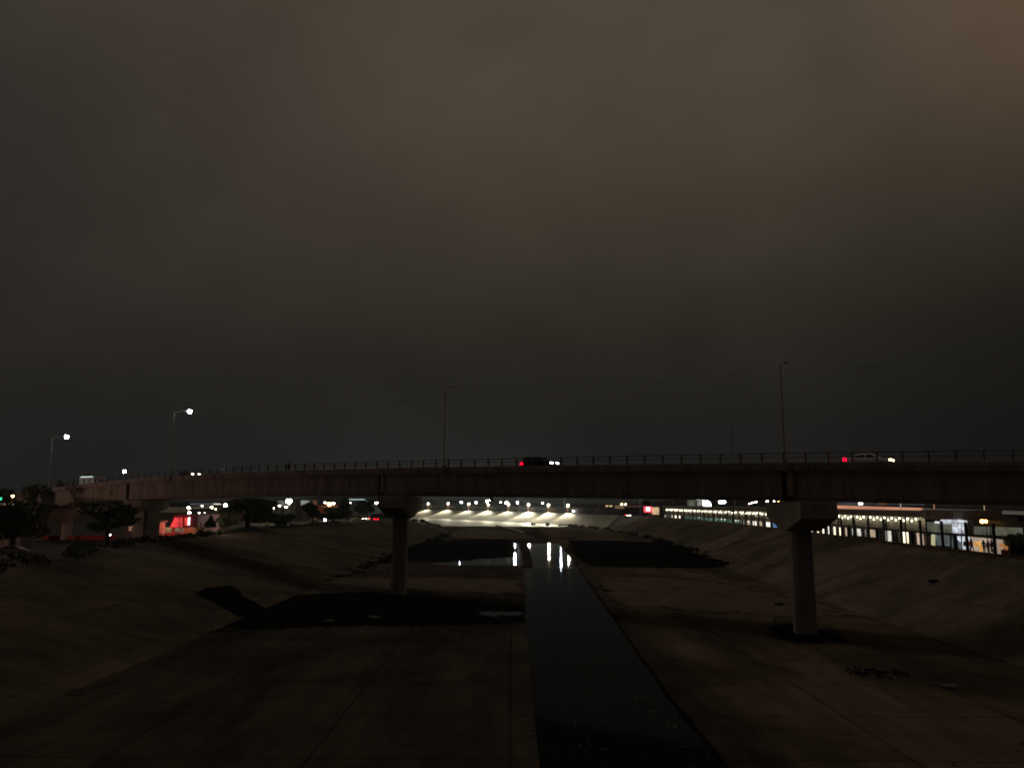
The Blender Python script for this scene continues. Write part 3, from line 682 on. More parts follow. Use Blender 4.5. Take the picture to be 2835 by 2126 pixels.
# generic far lamps: (pixel of the bulb, distance, ground height, radius, colour, strength, label)
def far_lamp(px, py, Y, zg, r, col, st, label, arm=None, light=0):
    h = at(px, py, Y); base = Vector((h.x, h.y, zg)); a = None
    if arm: a = Vector(arm); base = base - Vector((a.x, a.y, 0))
    street_lamp(label, base, h - (a or Vector()), a, r=r, col=col, st=st, light=light)
LAMPS = [
 (522, 1405, 190, 4, .30, W_WARM, 90, 'warm white lamp just above the roof of the red-lit shop'),
 (524, 1419, 185, 4, .28, W_COOL, 90, 'cool white lamp on the corner of the red-lit shop roof'),
 (559, 1400, 230, 4, .26, W_WARM, 45, 'small warm lamp above the plain wall beside the red-lit shop'),
 (586, 1404, 235, 4, .34, W_WARM, 60, 'warm lamp above the middle of the plain wall'),
 (597, 1409, 215, 4, .16, W_WARM, 40, 'faint yellow lamp low over the plain wall'),
 (551, 1420, 200, 4, .20, NEUT, 40, 'small lamp at the roof edge of the plain wall'),
 (567, 1420, 200, 4, .14, NEUT, 30, 'tiny lamp beside the bare little tree'),
 (624, 1398, 240, 4, .50, W_COOL, 140, 'bright cool white lamp beside the big dark tree under the bridge'),
 (691, 1391, 300, 4, .16, NEUT, 30, 'tiny white lamp in the gap over the big dark tree'),
 (800, 1387, 260, 4, .95, (1, .86, .62), 160, 'brightest warm street lamp under the left part of the bridge'),
 (774, 1400, 280, 4, .34, W_WARM, 60, 'warm lamp just left of the brightest street lamp'),
 (792, 1403, 275, 4, .36, W_WARM, 60, 'warm lamp just below the brightest street lamp'),
 (759, 1406, 270, 4, .28, W_WARM, 50, 'small warm lamp at the edge of the big dark tree'),
 (900, 1391, 330, 4, .32, (1, .9, .85), 60, 'white lamp left of the big orange lamp'),
 (912, 1395, 320, 4, .85, (1, .33, .08), 60, 'big orange lamp glowing over the trees under the bridge'),
 (924, 1393, 330, 4, .40, (1, .75, .62), 70, 'pinkish white lamp right of the big orange lamp'),
 (970, 1391, 400, 4, .20, NEUT, 40, 'tiny lamp in front of the dark cypress'),
 (991, 1391, 390, 4, .38, W_WARM, 50, 'small lamp over the two round trees, left one'),
 (1024, 1391, 390, 4, .36, NEUT, 50, 'small lamp over the two round trees, right one'),
 (1041, 1392, 400, 4, .45, W_COOL, 60, 'fainter of the twin white lamps beside the left canal pier'),
 (1049, 1391, 400, 4, .72, W_COOL, 110, 'brighter of the twin white lamps beside the left canal pier'),
 (860, 1422, 250, 4, .20, NEUT, 40, 'tiny lamp low among the trees under the bridge'),
 (1277, 1390, 700, 4.5, .75, W_COOL, 45, 'small white lamp beyond the second and third floodlights'),
 (1318, 1391, 700, 4.5, .95, (.75, 1, .95), 40, 'greenish white lamp beyond the third and fourth floodlights'),
 (1352, 1388, 640, 4.5, 1.7, (1, .97, .92), 120, 'largest white lamp shining above the fourth floodlight'),
 (1386, 1390, 720, 4.5, .5, NEUT, 40, 'tiny white lamp left of the fifth floodlight'),
 (1402, 1391, 640, 4.5, 1.1, (1, .95, .9), 80, 'white lamp just above the fifth floodlight'),
 (1433, 1391, 700, 4.5, .95, W_COOL, 60, 'white lamp between the fifth and sixth floodlights'),
 (1502, 1392, 720, 4.5, .6, W_COOL, 45, 'small white lamp left of the seventh floodlight'),
 (1588, 1415, 415, 4.5, .45, W_COOL, 40, 'low white lamp right of the last floodlight'),
 (2074, 1394, 420, 5, .26, W_WARM, 40, 'lowest of the four faint lamps climbing beyond the lit hall'),
 (2080, 1393, 440, 5, .24, NEUT, 40, 'second of the four faint lamps climbing beyond the lit hall'),
 (2086, 1391, 460, 5, .30, NEUT, 40, 'third of the four faint lamps climbing beyond the lit hall'),
 (2093, 1389, 480, 5, .38, NEUT, 45, 'highest of the four faint lamps climbing beyond the lit hall'),
 (2124, 1388, 400, 5, .48, NEUT, 80, 'white lamp left of the right-hand pier cap'),
 (2143, 1387, 400, 5, .32, W_COOL, 40, 'small white lamp beside the right-hand pier cap'),
 (2155, 1386, 400, 5, .30, AMBER, 50, 'small orange lamp touching the right-hand pier cap'),
 (345, 1305, 240, 4, .42, W_COOL, 110, 'white lamp just above the railing at the left part of the bridge'),
 (35, 1373, 120, 4, .17, AMBER, 70, 'orange lamp among the trees at the far left'),
 (30, 1402, 116, 4, .08, NEUT, 30, 'tiny lamp under the big tree at the far left'),
 (303, 1480, 133, 4, .20, NEUT, 25, 'pale lamp near the ground behind the leaning tree'),
 (900, 1439, 226, 4.2, .34, (.75, .78, 1), 50, 'bluish low lamp near the ground beneath the round trees'),
 (1618, 1414, 420, 5.6, .85, (1, .03, .08), 14, 'round red lamp at the end of the far wall'),
 (1964, 1393, 330, 5, .15, AMBER, 20, 'tiny amber lamp beside the bright roof sign'),
]
for a in LAMPS: far_lamp(*a)
# tall masts whose heads the deck hides; their light falls on the water
def mast(px, pyb, Y, zg, ztip, label, col, st, r, light=0):
    p = at(px, pyb, Y); street_lamp(label, (p.x, p.y, zg), (p.x, p.y, ztip), Vector((-2.2, -.6, .2)), r=r, col=col, st=st, pole_r=(.32, .2), light=light, name='lamp_mast', m=mat('mast_pale', (.16, .17, .17), .5, .1, 2))
mast(1436, 1390, 470, 5.5, 21.5, 'tall pale lamp mast rising behind the fifth floodlight', (.88, .93, 1), 130, .8, 3500)
mast(1284, 1390, 520, 5.5, 22, 'tall pale lamp mast rising behind the second floodlight', (.88, .93, 1), 30, .5, 2500)
mast(1563, 1390, 430, 5.5, 20, 'tall lamp mast rising behind the seventh floodlight', (.88, .93, 1), 9, .4, 1500)
mast(1773, 1400, 330, 5.5, 18, 'tall pale lamp mast beside the red sign', (.88, .93, 1), 60, .5, 1500)
def plain_pole(px, py0, py1, Y, zg, r, label, m=None):
    a = at(px, py1, Y); b = at(px, py0, Y)
    t = thing('pole', label, 'pole', (a.x, a.y, zg))
    MB().box((a.x, a.y, zg + .12), (r * 4, r * 4, .24)).build('base_plate', METAL, t)
    MB().tube([(a.x, a.y, zg), (b.x, b.y, (zg + b.z) / 2), (b.x, b.y, b.z)], [r, r * .9, r * .7], 8).build('shaft', m or mat('mast_pale', (.16, .17, .17), .5, .1, 2), t)
    MB().ball((b.x, b.y, b.z), r * .9, 8, 5).build('cap', METAL, t)
plain_pole(1860, 1340, 1400, 340, 5, .18, 'thin grey pole left of the bright roof sign')
plain_pole(2033, 1340, 1398, 360, 5, .55, 'thick pale post standing right of the bright roof signs')
plain_pole(2098, 1350, 1397, 330, 5, .17, 'thin pale pole above the lit hall left of the pier cap')
plain_pole(2026, 1180, 1320, 150, 5, .09, 'slender pale mast rising behind the bridge railing')
plain_pole(204, 1395, 1516, 108, 4.5, .07, 'thin pale pole in front of the portal pier')
plain_pole(747, 1385, 1466, 182, 4.5, .08, 'thin pale pole beside the big dark tree', METAL)
plain_pole(500, 1405, 1455, 140, 4, .05, 'thin pole standing before the red-lit roof', METAL)
plain_pole(551, 1395, 1480, 160, 4, .06, 'thin pole in front of the plain wall', METAL)
plain_pole(868, 1390, 1420, 220, 4.2, .09, 'pole between the dark trees under the bridge', METAL)
plain_pole(957, 1390, 1410, 246, 4.2, .09, 'pole in front of the dark cypress', METAL)
# dark fitting under the deck
p = bp(-34.5, 0.5, -3.45)
ub = thing('hanging_fitting', 'dark fitting hanging under the bridge deck left of the last floodlight', 'utility box', tuple(p))
MB().tube([p + Vector((0, 0, -.1)), p + Vector((0, 0, .75))], .05, 6).build('hanger', DARKMETAL, ub)
MB().box(p + Vector((.05, 0, -.05)), (.42, .3, .5)).build('box', BLACK, ub, bevel=.04)
MB().box(p + Vector((-.22, 0, -.5)), (.45, .3, .42)).build('lower_box', BLACK, ub, bevel=.04)

# ------------------------------------------------------------------ vehicles on the bridge
GLASS = mat('car_glass', (.01, .011, .012), .08, .05, 1, spec=.6)
TYRE = mat('tyre', (.015, .015, .015), .9, .1, 4)
RIMM = mat('rim', (.35, .35, .35), .35, .1, 3, metal=.8)
def car(name, label, cat, loc, heading, kind, paint, head, tail):
    t = thing(name, label, cat, tuple(loc), heading); t.scale = (.8,) * 3
    if kind == 'suv':
        Lh, W, body = 2.42, .95, [(-2.42, .45), (-2.45, 1.05), (-2.3, 1.12), (1.1, 1.15), (2.15, 1.02), (2.4, .85), (2.42, .45), (2.2, .32), (-2.2, .32)]
        cab = [(-2.3, 1.10), (-2.05, 1.72), (-1.8, 1.80), (.35, 1.80), (.6, 1.76), (1.35, 1.12)]; wr = .38; wx = (-1.45, 1.5)
    else:
        Lh, W, body = 2.3, .89, [(-2.3, .42), (-2.33, .90), (-2.2, .98), (-1.3, 1.0), (1.0, .98), (2.05, .84), (2.3, .68), (2.32, .42), (2.1, .25), (-2.1, .25)]
        cab = [(-1.75, .97), (-1.0, 1.38), (-.7, 1.43), (.2, 1.44), (.45, 1.40), (1.3, .96)]; wr = .32; wx = (-1.38, 1.38)
    mb = MB(); n = len(body)
    v = [(x, -W * (.97 if z > .9 else 1), z) for x, z in body] + [(x, W * (.97 if z > .9 else 1), z) for x, z in body]
    mb.add(v, [list(range(n))[::-1], list(range(n, 2 * n))] + [[i, (i + 1) % n, n + (i + 1) % n, n + i] for i in range(n)])
    bd = mb.build('body', paint, t, world=False, bevel=.07)
    def wcab(z): return W * (.95 - .22 * (z - cab[0][1]) / (cab[2][1] - cab[0][1]))
    n = len(cab)
    MB().add([(x, -wcab(z), z) for x, z in cab] + [(x, wcab(z), z) for x, z in cab], [list(range(n))[::-1], list(range(n, 2 * n))] + [[i, (i + 1) % n, n + (i + 1) % n, n + i] for i in range(n)]).build('roof', paint, t, world=False, bevel=.04)
    z0, z1 = cab[0][1] + .05, cab[2][1] - .1
    for sg in (-1, 1):
        xs = [cab[0][0] + .35, -.25, -.15, cab[-1][0] - .25]
        for a, b, sl0, sl1 in ((xs[0], xs[1], .35 if kind == 'suv' else .75, 0), (xs[2], xs[3], 0, -.6)):
            q = [(a, sg * (wcab(z0) + .012), z0), (b, sg * (wcab(z0) + .012), z0), (b + sl1, sg * (wcab(z1) + .012), z1), (a + sl0 * .8, sg * (wcab(z1) + .012), z1)]
            MB().prism(q, None, (0, -sg * .02, 0)).build('side_window', GLASS, t, world=False)
        for x in wx:
            wo = MB().tube([(x, sg * (W - .2), wr), (x, sg * (W + .02), wr)], wr, 18).build('wheel', TYRE, t, world=False)
            MB().tube([(x, sg * (W + .0), wr), (x, sg * (W + .035), wr)], wr * .62, 14).build('rim', RIMM, wo, world=False)
        MB().box((Lh - .10, sg * (W - .22), body[-4][1] + .05), (.26, .46, .19)).build('headlight', head, t, world=False, bevel=.03)
        MB().box((-Lh + .10, sg * (W - .14), .88), (.30, .34, .24)).build('taillight', tail, t, world=False, bevel=.03)
        MB().box((.75, sg * (W + .08), cab[0][1] + .1), (.12, .2, .14)).build('wing_mirror', paint, t, world=False, bevel=.02)
    return t
HD_W = glow('headlight_white', (.85, .92, 1), 12); HD_Y = glow('headlight_yellow', (1, .72, .32), 10); TL = glow('taillight_red', (1, .0, .006), 22)
HD_OFF = mat('headlight_glass', (.3, .3, .3), .2, .1, 2)
ang = math.atan2(T.y, T.x)
s = road_at(1494, -1.9); car('suv', 'black sport utility vehicle with a red tail light driving over the bridge', 'car', bp(s, -1.9, -.385), ang, 'suv', mat('black_car_paint', (.010, .010, .011), .3, .05, 1), HD_W, TL)
s = road_at(2404, -1.9); car('sedan', 'silver sedan with a yellowish headlight driving over the bridge', 'car', bp(s, -1.9, -.385), ang, 'sedan', mat('silver_car_paint', (.80, .80, .78), .35, .05, 1, spec=.5), HD_Y, TL)
s = road_at(524, -1.9); car('pickup', 'dark car with a bright headlight on the left half of the bridge', 'car', bp(s, -1.9, -.30), ang, 'sedan', mat('grey_car_paint', (.05, .05, .055), .35, .05, 1), glow('headlight_warm', (1, .86, .7), 9), HD_OFF)
# pale box on the bridge behind the rail
s = road_at(611, 3.2); q = bp(s, 3.2, 0)
t = thing('sign_frame', 'pale rectangular sign frame behind the bridge railing right of the headlight', 'sign', tuple(q))
for a, b in (((-1.0, .05), (-1.0, 1.35)), ((1.0, .05), (1.0, 1.35)), ((-1.0, 1.3), (1.0, 1.3)), ((-1.0, .1), (1.0, .1))):
    MB().tube([q + T * a[0] + Vector((0, 0, a[1])), q + T * b[0] + Vector((0, 0, b[1]))], .035, 6).build('frame_bar', mat('pale_frame', (.55, .55, .52), .5, .1, 2), t)
for x in (-.8, .8): MB().tube([q + T * x + Vector((0, 0, -.42)), q + T * x + Vector((0, 0, .12))], .03, 6).build('foot', METAL, t)
# lit awning edge of a box lorry at the far end
s = road_at(255, 2.0); q = bp(s, 2.0, -.385)
t = thing('box_lorry', 'pale roofed lorry with a lit roof edge at the far end of the bridge', 'lorry', tuple(q), ang)
MB().box((0, 0, 1.55), (5.2, 2.2, 1.7)).build('box', mat('lorry_box', (.35, .36, .34), .6, .1, 2), t, world=False, bevel=.04)
MB().box((3.4, 0, 1.2), (1.5, 2.0, 1.3)).build('cab', mat('lorry_cab', (.2, .2, .2), .4, .1, 2), t, world=False, bevel=.12)
MB().box((0, -1.12, 2.36), (4.2, .06, .10)).build('roof_light', glow('roof_light', (.8, 1, .88), 1.3), t, world=False)
for x in (-1.6, 3.2):
    for sg in (-1, 1): MB().tube([(x, sg * .75, .42), (x, sg * 1.05, .42)], .42, 16).build('wheel', TYRE, t, world=False)

# ------------------------------------------------------------------ people
def person_mesh(pose):
    J = {'pel': (0, 0, .95), 'ch': (0, .02, 1.28), 'nk': (0, .03, 1.48), 'hd': (0, .06, 1.60), 'ht': (0, .05, 1.73)}
    E = [('pel', 'ch'), ('ch', 'nk'), ('nk', 'hd'), ('hd', 'ht')]; Rr = {'pel': .155, 'ch': .165, 'nk': .06, 'hd': .10, 'ht': .075}
    for sg, q in ((-1, 'l'), (1, 'r')):
        st = .16 * sg * pose
        J.update({q + 'hip': (.09 * sg, 0, .88), q + 'kn': (.10 * sg, st * .7 + .03, .48), q + 'an': (.10 * sg, st * 1.2, .09), q + 'to': (.11 * sg, st * 1.2 + .15, .04),
                  q + 'sh': (.19 * sg, .02, 1.40), q + 'el': (.25 * sg, -st * .5, 1.12), q + 'wr': (.24 * sg, -st * .8 + .10, .88), q + 'ha': (.235 * sg, -st * .9 + .14, .80)})
        E += [('pel', q + 'hip'), (q + 'hip', q + 'kn'), (q + 'kn', q + 'an'), (q + 'an', q + 'to'), ('nk', q + 'sh'), (q + 'sh', q + 'el'), (q + 'el', q + 'wr'), (q + 'wr', q + 'ha')]
        Rr.update({q + 'hip': .10, q + 'kn': .065, q + 'an': .045, q + 'to': .035, q + 'sh': .062, q + 'el': .045, q + 'wr': .032, q + 'ha': .04})
    ks = list(J); me = bpy.data.meshes.new('person'); me.from_pydata([J[k] for k in ks], [(ks.index(a), ks.index(b)) for a, b in E], [])
    o = bpy.data.objects.new('person', me); COL.objects.link(o)
    md = o.modifiers.new('skin', 'SKIN'); o.modifiers.new('sub', 'SUBSURF').render_levels = 1
    for i, k in enumerate(ks): me.skin_vertices[0].data[i].radius = (Rr[k], Rr[k]); me.skin_vertices[0].data[i].use_root = (k == 'pel')
    dg = bpy.context.evaluated_depsgraph_get(); ev = bpy.data.meshes.new_from_object(o.evaluated_get(dg))
    bpy.data.objects.remove(o)
    for p in ev.polygons: p.use_smooth = True
    return ev
PM = [person_mesh(1), person_mesh(-.5), person_mesh(.2)]
def person(i, loc, rz, label, m, sc=1.0, hair=None):
    me = PM[i].copy(); me.materials.clear(); me.materials.append(m)
    o = bpy.data.objects.new('person', me); COL.objects.link(o); o.location = loc; o.rotation_euler = (0, 0, rz); o.scale = (sc,) * 3
    WM[o.name] = Matrix.Identity(4); tag(o, label, 'person')
    h = MB().ball((0, .035, 1.665), .112, 10, 6, (1, 1.05, .95)).build('hair', hair or BLACK, o, world=False, smooth=True)
    return o
DK = mat('dark_clothes', (.025, .022, .022), .9, .2, 4)
s = road_at(800, -3.3); person(0, bp(s, -3.3, -.385), ang + math.pi / 2, 'person in dark clothes walking along the bridge behind the railing', DK, .88)

# ------------------------------------------------------------------ trees
def tree(label, base, trunk_h, crown, n, size, m=LEAF, r0=.22, lean=(0, 0), name='tree', cat='tree', limbs=5):
    base = Vector(base); t = thing(name, label, cat, tuple(base)); mb = MB(); top = base + Vector((lean[0], lean[1], trunk_h))
    mb.tube([base - Vector((0, 0, .3)), base.lerp(top, .5) + Vector((lean[0] * .1, 0, 0)), top], [r0, r0 * .8, r0 * .6], 8)
    for c, r in crown[:limbs + 2]:
        e = Vector(c); mb.tube([base.lerp(top, .75), (base.lerp(top, .85) + e) / 2 + Vector((random.uniform(-.3, .3), 0, .1)), e], [r0 * .5, r0 * .33, .03], 6)
    mb.build('trunk', BARK, t)
    cb = MB()
    for c, r in crown:
        k = max(12, int(n * r[0] * r[2] / sum(q[1][0] * q[1][2] for q in crown)))
        leaves(cb, c, r, k, size)
    cb.build('crown', m, t, fix=False)
    return t
def blob_crown(c, R, H, k, seed):
    rnd = random.Random(seed); out = []
    for _ in range(k):
        a = rnd.uniform(0, 6.28); q = rnd.uniform(.1, .75); zz = rnd.uniform(-.6, .75)
        out.append((Vector((c[0] + R * q * math.cos(a) * (1 - .4 * abs(zz)), c[1] + R * q * math.sin(a) * (1 - .4 * abs(zz)), c[2] + H * zz)), (R * rnd.uniform(.28, .48), R * rnd.uniform(.28, .48), H * rnd.uniform(.25, .42))))
    return out
def px_tree(label, px, ytop, ybot, wpx, Y, zg, k=9, n=1500, m=LEAF, name='tree', size=None, seed=None, crown_frac=.75):
    """a tree whose crown spans ytop..; measured on the photograph, set at its own distance and real size"""
    cx = at(px, ytop, Y); zt = cx.z; R = wpx / 2 * Y / FPX; Hh = (zt - zg) * crown_frac / 2; cz = zt - Hh
    cr_ = blob_crown((cx.x, Y, cz), R, Hh, k, seed or int(px * 7 + Y))
    tree(label, (cx.x, Y, zg), max(.6, cz - zg), cr_, n, size or max(.14, Y * .0022), m, r0=max(.1, R * .09), name=name)
px_tree('big dark rounded tree at the far left in front of the portal pier', 45, 1395, 1510, 200, 96, 4.6, 16, 3600)
px_tree('leafy tree on the left bank leaning before the broad pier', 305, 1392, 1510, 165, 110, 5, 14, 2600, seed=5, crown_frac=.68)
px_tree('dark treetop at the far left edge above the roofs', 25, 1346, 1430, 110, 132, 4, 10, 1600)
px_tree('dark treetop beside the descending end of the bridge', 92, 1340, 1430, 120, 127, 4, 10, 1500)
px_tree('small round-headed tree rising behind the end of the bridge', 172, 1326, 1360, 24, 165, 4, 6, 500, crown_frac=.16)
px_tree('small slim tree in front of the plain wall', 583, 1430, 1485, 28, 143, 4.7, 7, 700)
px_tree('large dark tree mass under the left span of the bridge', 690, 1380, 1480, 175, 170, 4.7, 18, 4200, seed=11)
px_tree('dark leafy tree right of the plain wall', 625, 1420, 1480, 60, 154, 4.6, 9, 1200)
px_tree('dark bush below the brightest street lamp', 790, 1425, 1460, 110, 192, 4.6, 10, 1500)
px_tree('dark tree below the big orange lamp', 868, 1390, 1452, 60, 216, 4.5, 9, 1400)
px_tree('broad dark tree in the middle of the left bank', 925, 1408, 1450, 120, 240, 4.5, 12, 2000)
px_tree('tall dark cypress under the left span', 962, 1380, 1440, 42, 252, 4.5, 9, 1300, crown_frac=.9)
px_tree('left one of two round trees beside the left canal pier', 997, 1385, 1430, 48, 300, 4.5, 9, 1200)
px_tree('right one of two round trees beside the left canal pier', 1018, 1384, 1430, 44, 310, 4.5, 9, 1200)
px_tree('low dark bush near the left canal pier', 1062, 1425, 1450, 70, 312, 4.5, 9, 900)
px_tree('low shrub at the corner of the left bank', 560, 1472, 1490, 60, 141, 4.7, 6, 500)
px_tree('green bush behind the fence at the right edge', 2815, 1478, 1540, 75, 84, 5.2, 9, 1600, LEAF2)
px_tree('dark hillside tree beyond the red sign', 1790, 1386, 1410, 34, 480, 5, 6, 500)
# bare little tree
b = onz(555, 1492, 4.7); b = at(553, 1490, 140); b.z = 4.6
t = thing('bare_tree', 'little bare tree with knobbly branches before the plain wall', 'tree', tuple(b)); mb = MB()
mb.tube([b - Vector((0, 0, .2)), b + Vector((-.1, 0, 1.3))], [.14, .1], 7)
mb.build('trunk', BARK, t); f0 = b + Vector((-.1, 0, 1.25))
for dx_, dz_ in ((-1.1, 1.3), (-.6, .9), (.1, 1.6), (.7, 1.2), (1.0, .7)):
    MB().tube([f0, f0 + Vector((dx_ * .6, .1, dz_ * .45)), f0 + Vector((dx_, 0, dz_))], [.08, .06, .09], 6).build('branch', BARK, t)

# ------------------------------------------------------------------ buildings behind the left bank
def pxbox(name, m, x0, x1, y0, y1, Y, depth, parent, base=None):
    """block whose front spans the measured rectangle at distance Y"""
    a, b = at(x0, y0, Y), at(x1, y1, Y); z1 = a.z; z0 = b.z if base is None else base
    return MB().box(((a.x + b.x) / 2, Y + depth / 2, (z0 + z1) / 2), (b.x - a.x, depth, z1 - z0)).build(name, m, parent)
t = thing('red_lit_shop', 'low shop with a glowing red roof front under the left of the bridge', 'shop', tuple(at(485, 1497, 150)))
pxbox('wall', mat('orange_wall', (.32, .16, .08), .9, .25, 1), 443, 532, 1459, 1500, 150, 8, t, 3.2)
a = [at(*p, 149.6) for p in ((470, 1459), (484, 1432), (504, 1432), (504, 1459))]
MB().prism(a, None, (0, .5, 0)).build('glowing_roof_face', glow_var('red_front_glow', (1, .05, .06), .8, .9, .55, 1.2), t)  # lamplight on the red front put into glowing panes
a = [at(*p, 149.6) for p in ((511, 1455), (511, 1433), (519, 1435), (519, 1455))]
MB().prism(a, None, (0, .5, 0)).build('glowing_roof_face', glow_var('red_front_glow', (1, .05, .06), 1.1), t)
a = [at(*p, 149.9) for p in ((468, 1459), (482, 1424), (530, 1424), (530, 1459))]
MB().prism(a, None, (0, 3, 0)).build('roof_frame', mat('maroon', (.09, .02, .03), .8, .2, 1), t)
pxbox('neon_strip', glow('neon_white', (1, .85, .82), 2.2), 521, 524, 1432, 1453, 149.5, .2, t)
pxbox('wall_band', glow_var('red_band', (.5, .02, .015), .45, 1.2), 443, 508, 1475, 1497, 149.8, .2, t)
pxbox('shop_glow_pane', glow_var('amber_wall_glow', (1, .55, .22), .28, 1.5), 446, 473, 1460, 1474, 149.8, .2, t)  # orange wall under lamplight, done as an emissive pane
pxbox('shop_glow_pane', glow_var('tan_window', (.8, .5, .36), .22, 1.5), 484, 508, 1461, 1474, 149.8, .2, t)
pxbox('door', glow('door_white', (1, .9, .85), .6), 486, 489, 1482, 1490, 149.5, .2, t)
l = bpy.data.lights.new('red_front_light', 'POINT'); l.energy = 450; l.color = (1, .22, .16); l.shadow_soft_size = 1.0
lo = bpy.data.objects.new('red_front_light', l); COL.objects.link(lo); lo.parent = t; lo.location = WM[t.name].inverted() @ at(494, 1440, 146)
t = thing('plain_walled_building', 'plain mauve-grey walled building right of the red-lit shop', 'building', tuple(at(575, 1485, 155)))
pxbox('wall', WALLG, 530, 622, 1424, 1490, 155, 10, t, 3.4); pxbox('parapet', WALLD, 529, 623, 1421, 1424, 154.8, 10.4, t)
pxbox('lower_wall', mat('mauve_wall', (.15, .12, .17), .9, .2, 1), 508, 540, 1457, 1490, 153, 1.5, t, 3.4)
l = bpy.data.lights.new('wall_light', 'POINT'); l.energy = 500; l.color = (1, .75, .62); l.shadow_soft_size = .4
lo = bpy.data.objects.new('wall_light', l); COL.objects.link(lo); lo.parent = t; lo.location = WM[t.name].inverted() @ at(585, 1440, 148)
t = thing('terrace_building', 'long roof terrace with a pale canopy behind the plain wall', 'building', tuple(at(590, 1430, 215)))
pxbox('terrace_wall', WALLD, 525, 640, 1408, 1450, 215, 12, t, 3.8)
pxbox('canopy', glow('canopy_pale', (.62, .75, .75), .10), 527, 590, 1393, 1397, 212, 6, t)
for i in range(14): pxbox('railing_bar', METAL, 529 + i * 4.6, 530 + i * 4.6, 1399, 1409, 212, .1, t)
t = thing('pink_house', 'little house with a warm lit doorway behind the leaning tree', 'house', tuple(at(370, 1500, 140)))
pxbox('wall', mat('pink_wall', (.40, .22, .19), .9, .2, 1), 350, 412, 1448, 1505, 140, 6, t, 3.6)
pxbox('doorway', glow('doorway_warm', (1, .50, .28), .55), 366, 378, 1456, 1468, 139.7, .3, t); pxbox('doorway_leaf', BLACK, 366, 373, 1459, 1468, 139.5, .15, t)
pxbox('window', glow('window_tan', (.9, .5, .3), .25), 357, 360, 1457, 1469, 139.7, .3, t)
pxbox('roof', WALLD, 346, 416, 1443, 1448, 139.4, 7, t)
# red hoarding behind the portal pier
t = thing('red_hoarding', 'dark red hoarding running behind the portal pier', 'fence', tuple(at(140, 1515, 128)))
for i, (x0, x1) in enumerate(((62, 90), (91, 119), (120, 148), (149, 177), (178, 206), (207, 235), (236, 264), (265, 293), (294, 322))):
    pxbox('panel', mat('red_hoarding', (.30, .03, .025), .8, .25, 1.5), x0, x1 - .4, 1482, 1512, 146, .12, t, 3.8)
l = bpy.data.lights.new('unseen_street_light', 'POINT'); l.energy = 8500; l.color = (1, .58, .46); l.shadow_soft_size = .6  # unseen street lamp off left, set where it reddens girders and portal pier
lo = bpy.data.objects.new('unseen_street_light', l); COL.objects.link(lo); lo.parent = t; lo.location = Vector((-98, 100, 9.6)) - t.location
MB().tube([(-98, 100, 3.8), (-98, 100, 9.5)], .06, 6).build('lamp_post', METAL, t)
MB().box((-98, 100, 9.9), (.3, .3, .12)).build('lamp_cover', METAL, t)
t = thing('flat_roofed_house', 'low house with pale lit eaves behind the big tree at the far left', 'house', tuple(at(30, 1430, 118)))
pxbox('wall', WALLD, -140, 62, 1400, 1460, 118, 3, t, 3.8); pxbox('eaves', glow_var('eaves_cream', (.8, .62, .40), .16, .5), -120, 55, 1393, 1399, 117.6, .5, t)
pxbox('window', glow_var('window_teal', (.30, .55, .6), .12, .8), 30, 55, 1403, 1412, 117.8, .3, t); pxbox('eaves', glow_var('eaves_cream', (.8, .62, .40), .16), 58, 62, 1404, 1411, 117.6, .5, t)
pxbox('traffic_light_glow', glow('green_signal', (.05, 1, .45), 1.2), -6, 1, 1377, 1384, 117, .3, t)
# white car parked at the far left
q = onz(10, 1535, 4.7)
car('parked_car', 'pale pinkish car parked under the big tree at the far left', 'car', (q.x + 1.2, q.y, 4.65), .12, 'sedan', mat('pink_car_paint', (.30, .23, .22), .4, .05, 1), HD_OFF, HD_OFF)
q = onz(362, 1504, 4.7)
car('parked_car', 'pink-lit pale car parked at the foot of the leaning tree', 'car', (q.x, q.y + 6, 4.3), .1, 'sedan', mat('pale_car_paint', (.6, .45, .45), .4, .05, 1), HD_OFF, HD_OFF)

# far buildings under the left span
def far_house(label, rects, Y, zg, px):  # lit walls and bands glow in place of lamplight on them
    t = thing('far_building', label, 'building', tuple(at(px, 1430, Y)))
    for nm, m, x0, x1, y0, y1, dp, full in rects: pxbox(nm, m, x0, x1, y0, y1, Y - dp, 8 if full else .3, t, zg if full else None)
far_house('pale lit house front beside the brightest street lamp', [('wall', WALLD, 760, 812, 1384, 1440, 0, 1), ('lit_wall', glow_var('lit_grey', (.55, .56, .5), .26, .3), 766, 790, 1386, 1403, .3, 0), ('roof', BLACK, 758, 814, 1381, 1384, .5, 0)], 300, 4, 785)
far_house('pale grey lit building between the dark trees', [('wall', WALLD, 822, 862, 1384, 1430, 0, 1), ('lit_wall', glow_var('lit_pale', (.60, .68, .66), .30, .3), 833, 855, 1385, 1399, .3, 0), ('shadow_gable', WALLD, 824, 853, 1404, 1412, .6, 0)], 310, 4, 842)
far_house('low brick building under the big orange lamp', [('wall', mat('brick_dim', (.28, .10, .06), .9, .2, 1), 880, 940, 1398, 1440, 0, 1), ('lit_band', glow_var('lit_orange', (1, .32, .10), .10, .3), 888, 934, 1399, 1404, .3, 0), ('window', glow('blue_window', (.08, .2, .9), .35), 945, 953, 1391, 1398, .3, 0)], 340, 4, 910)
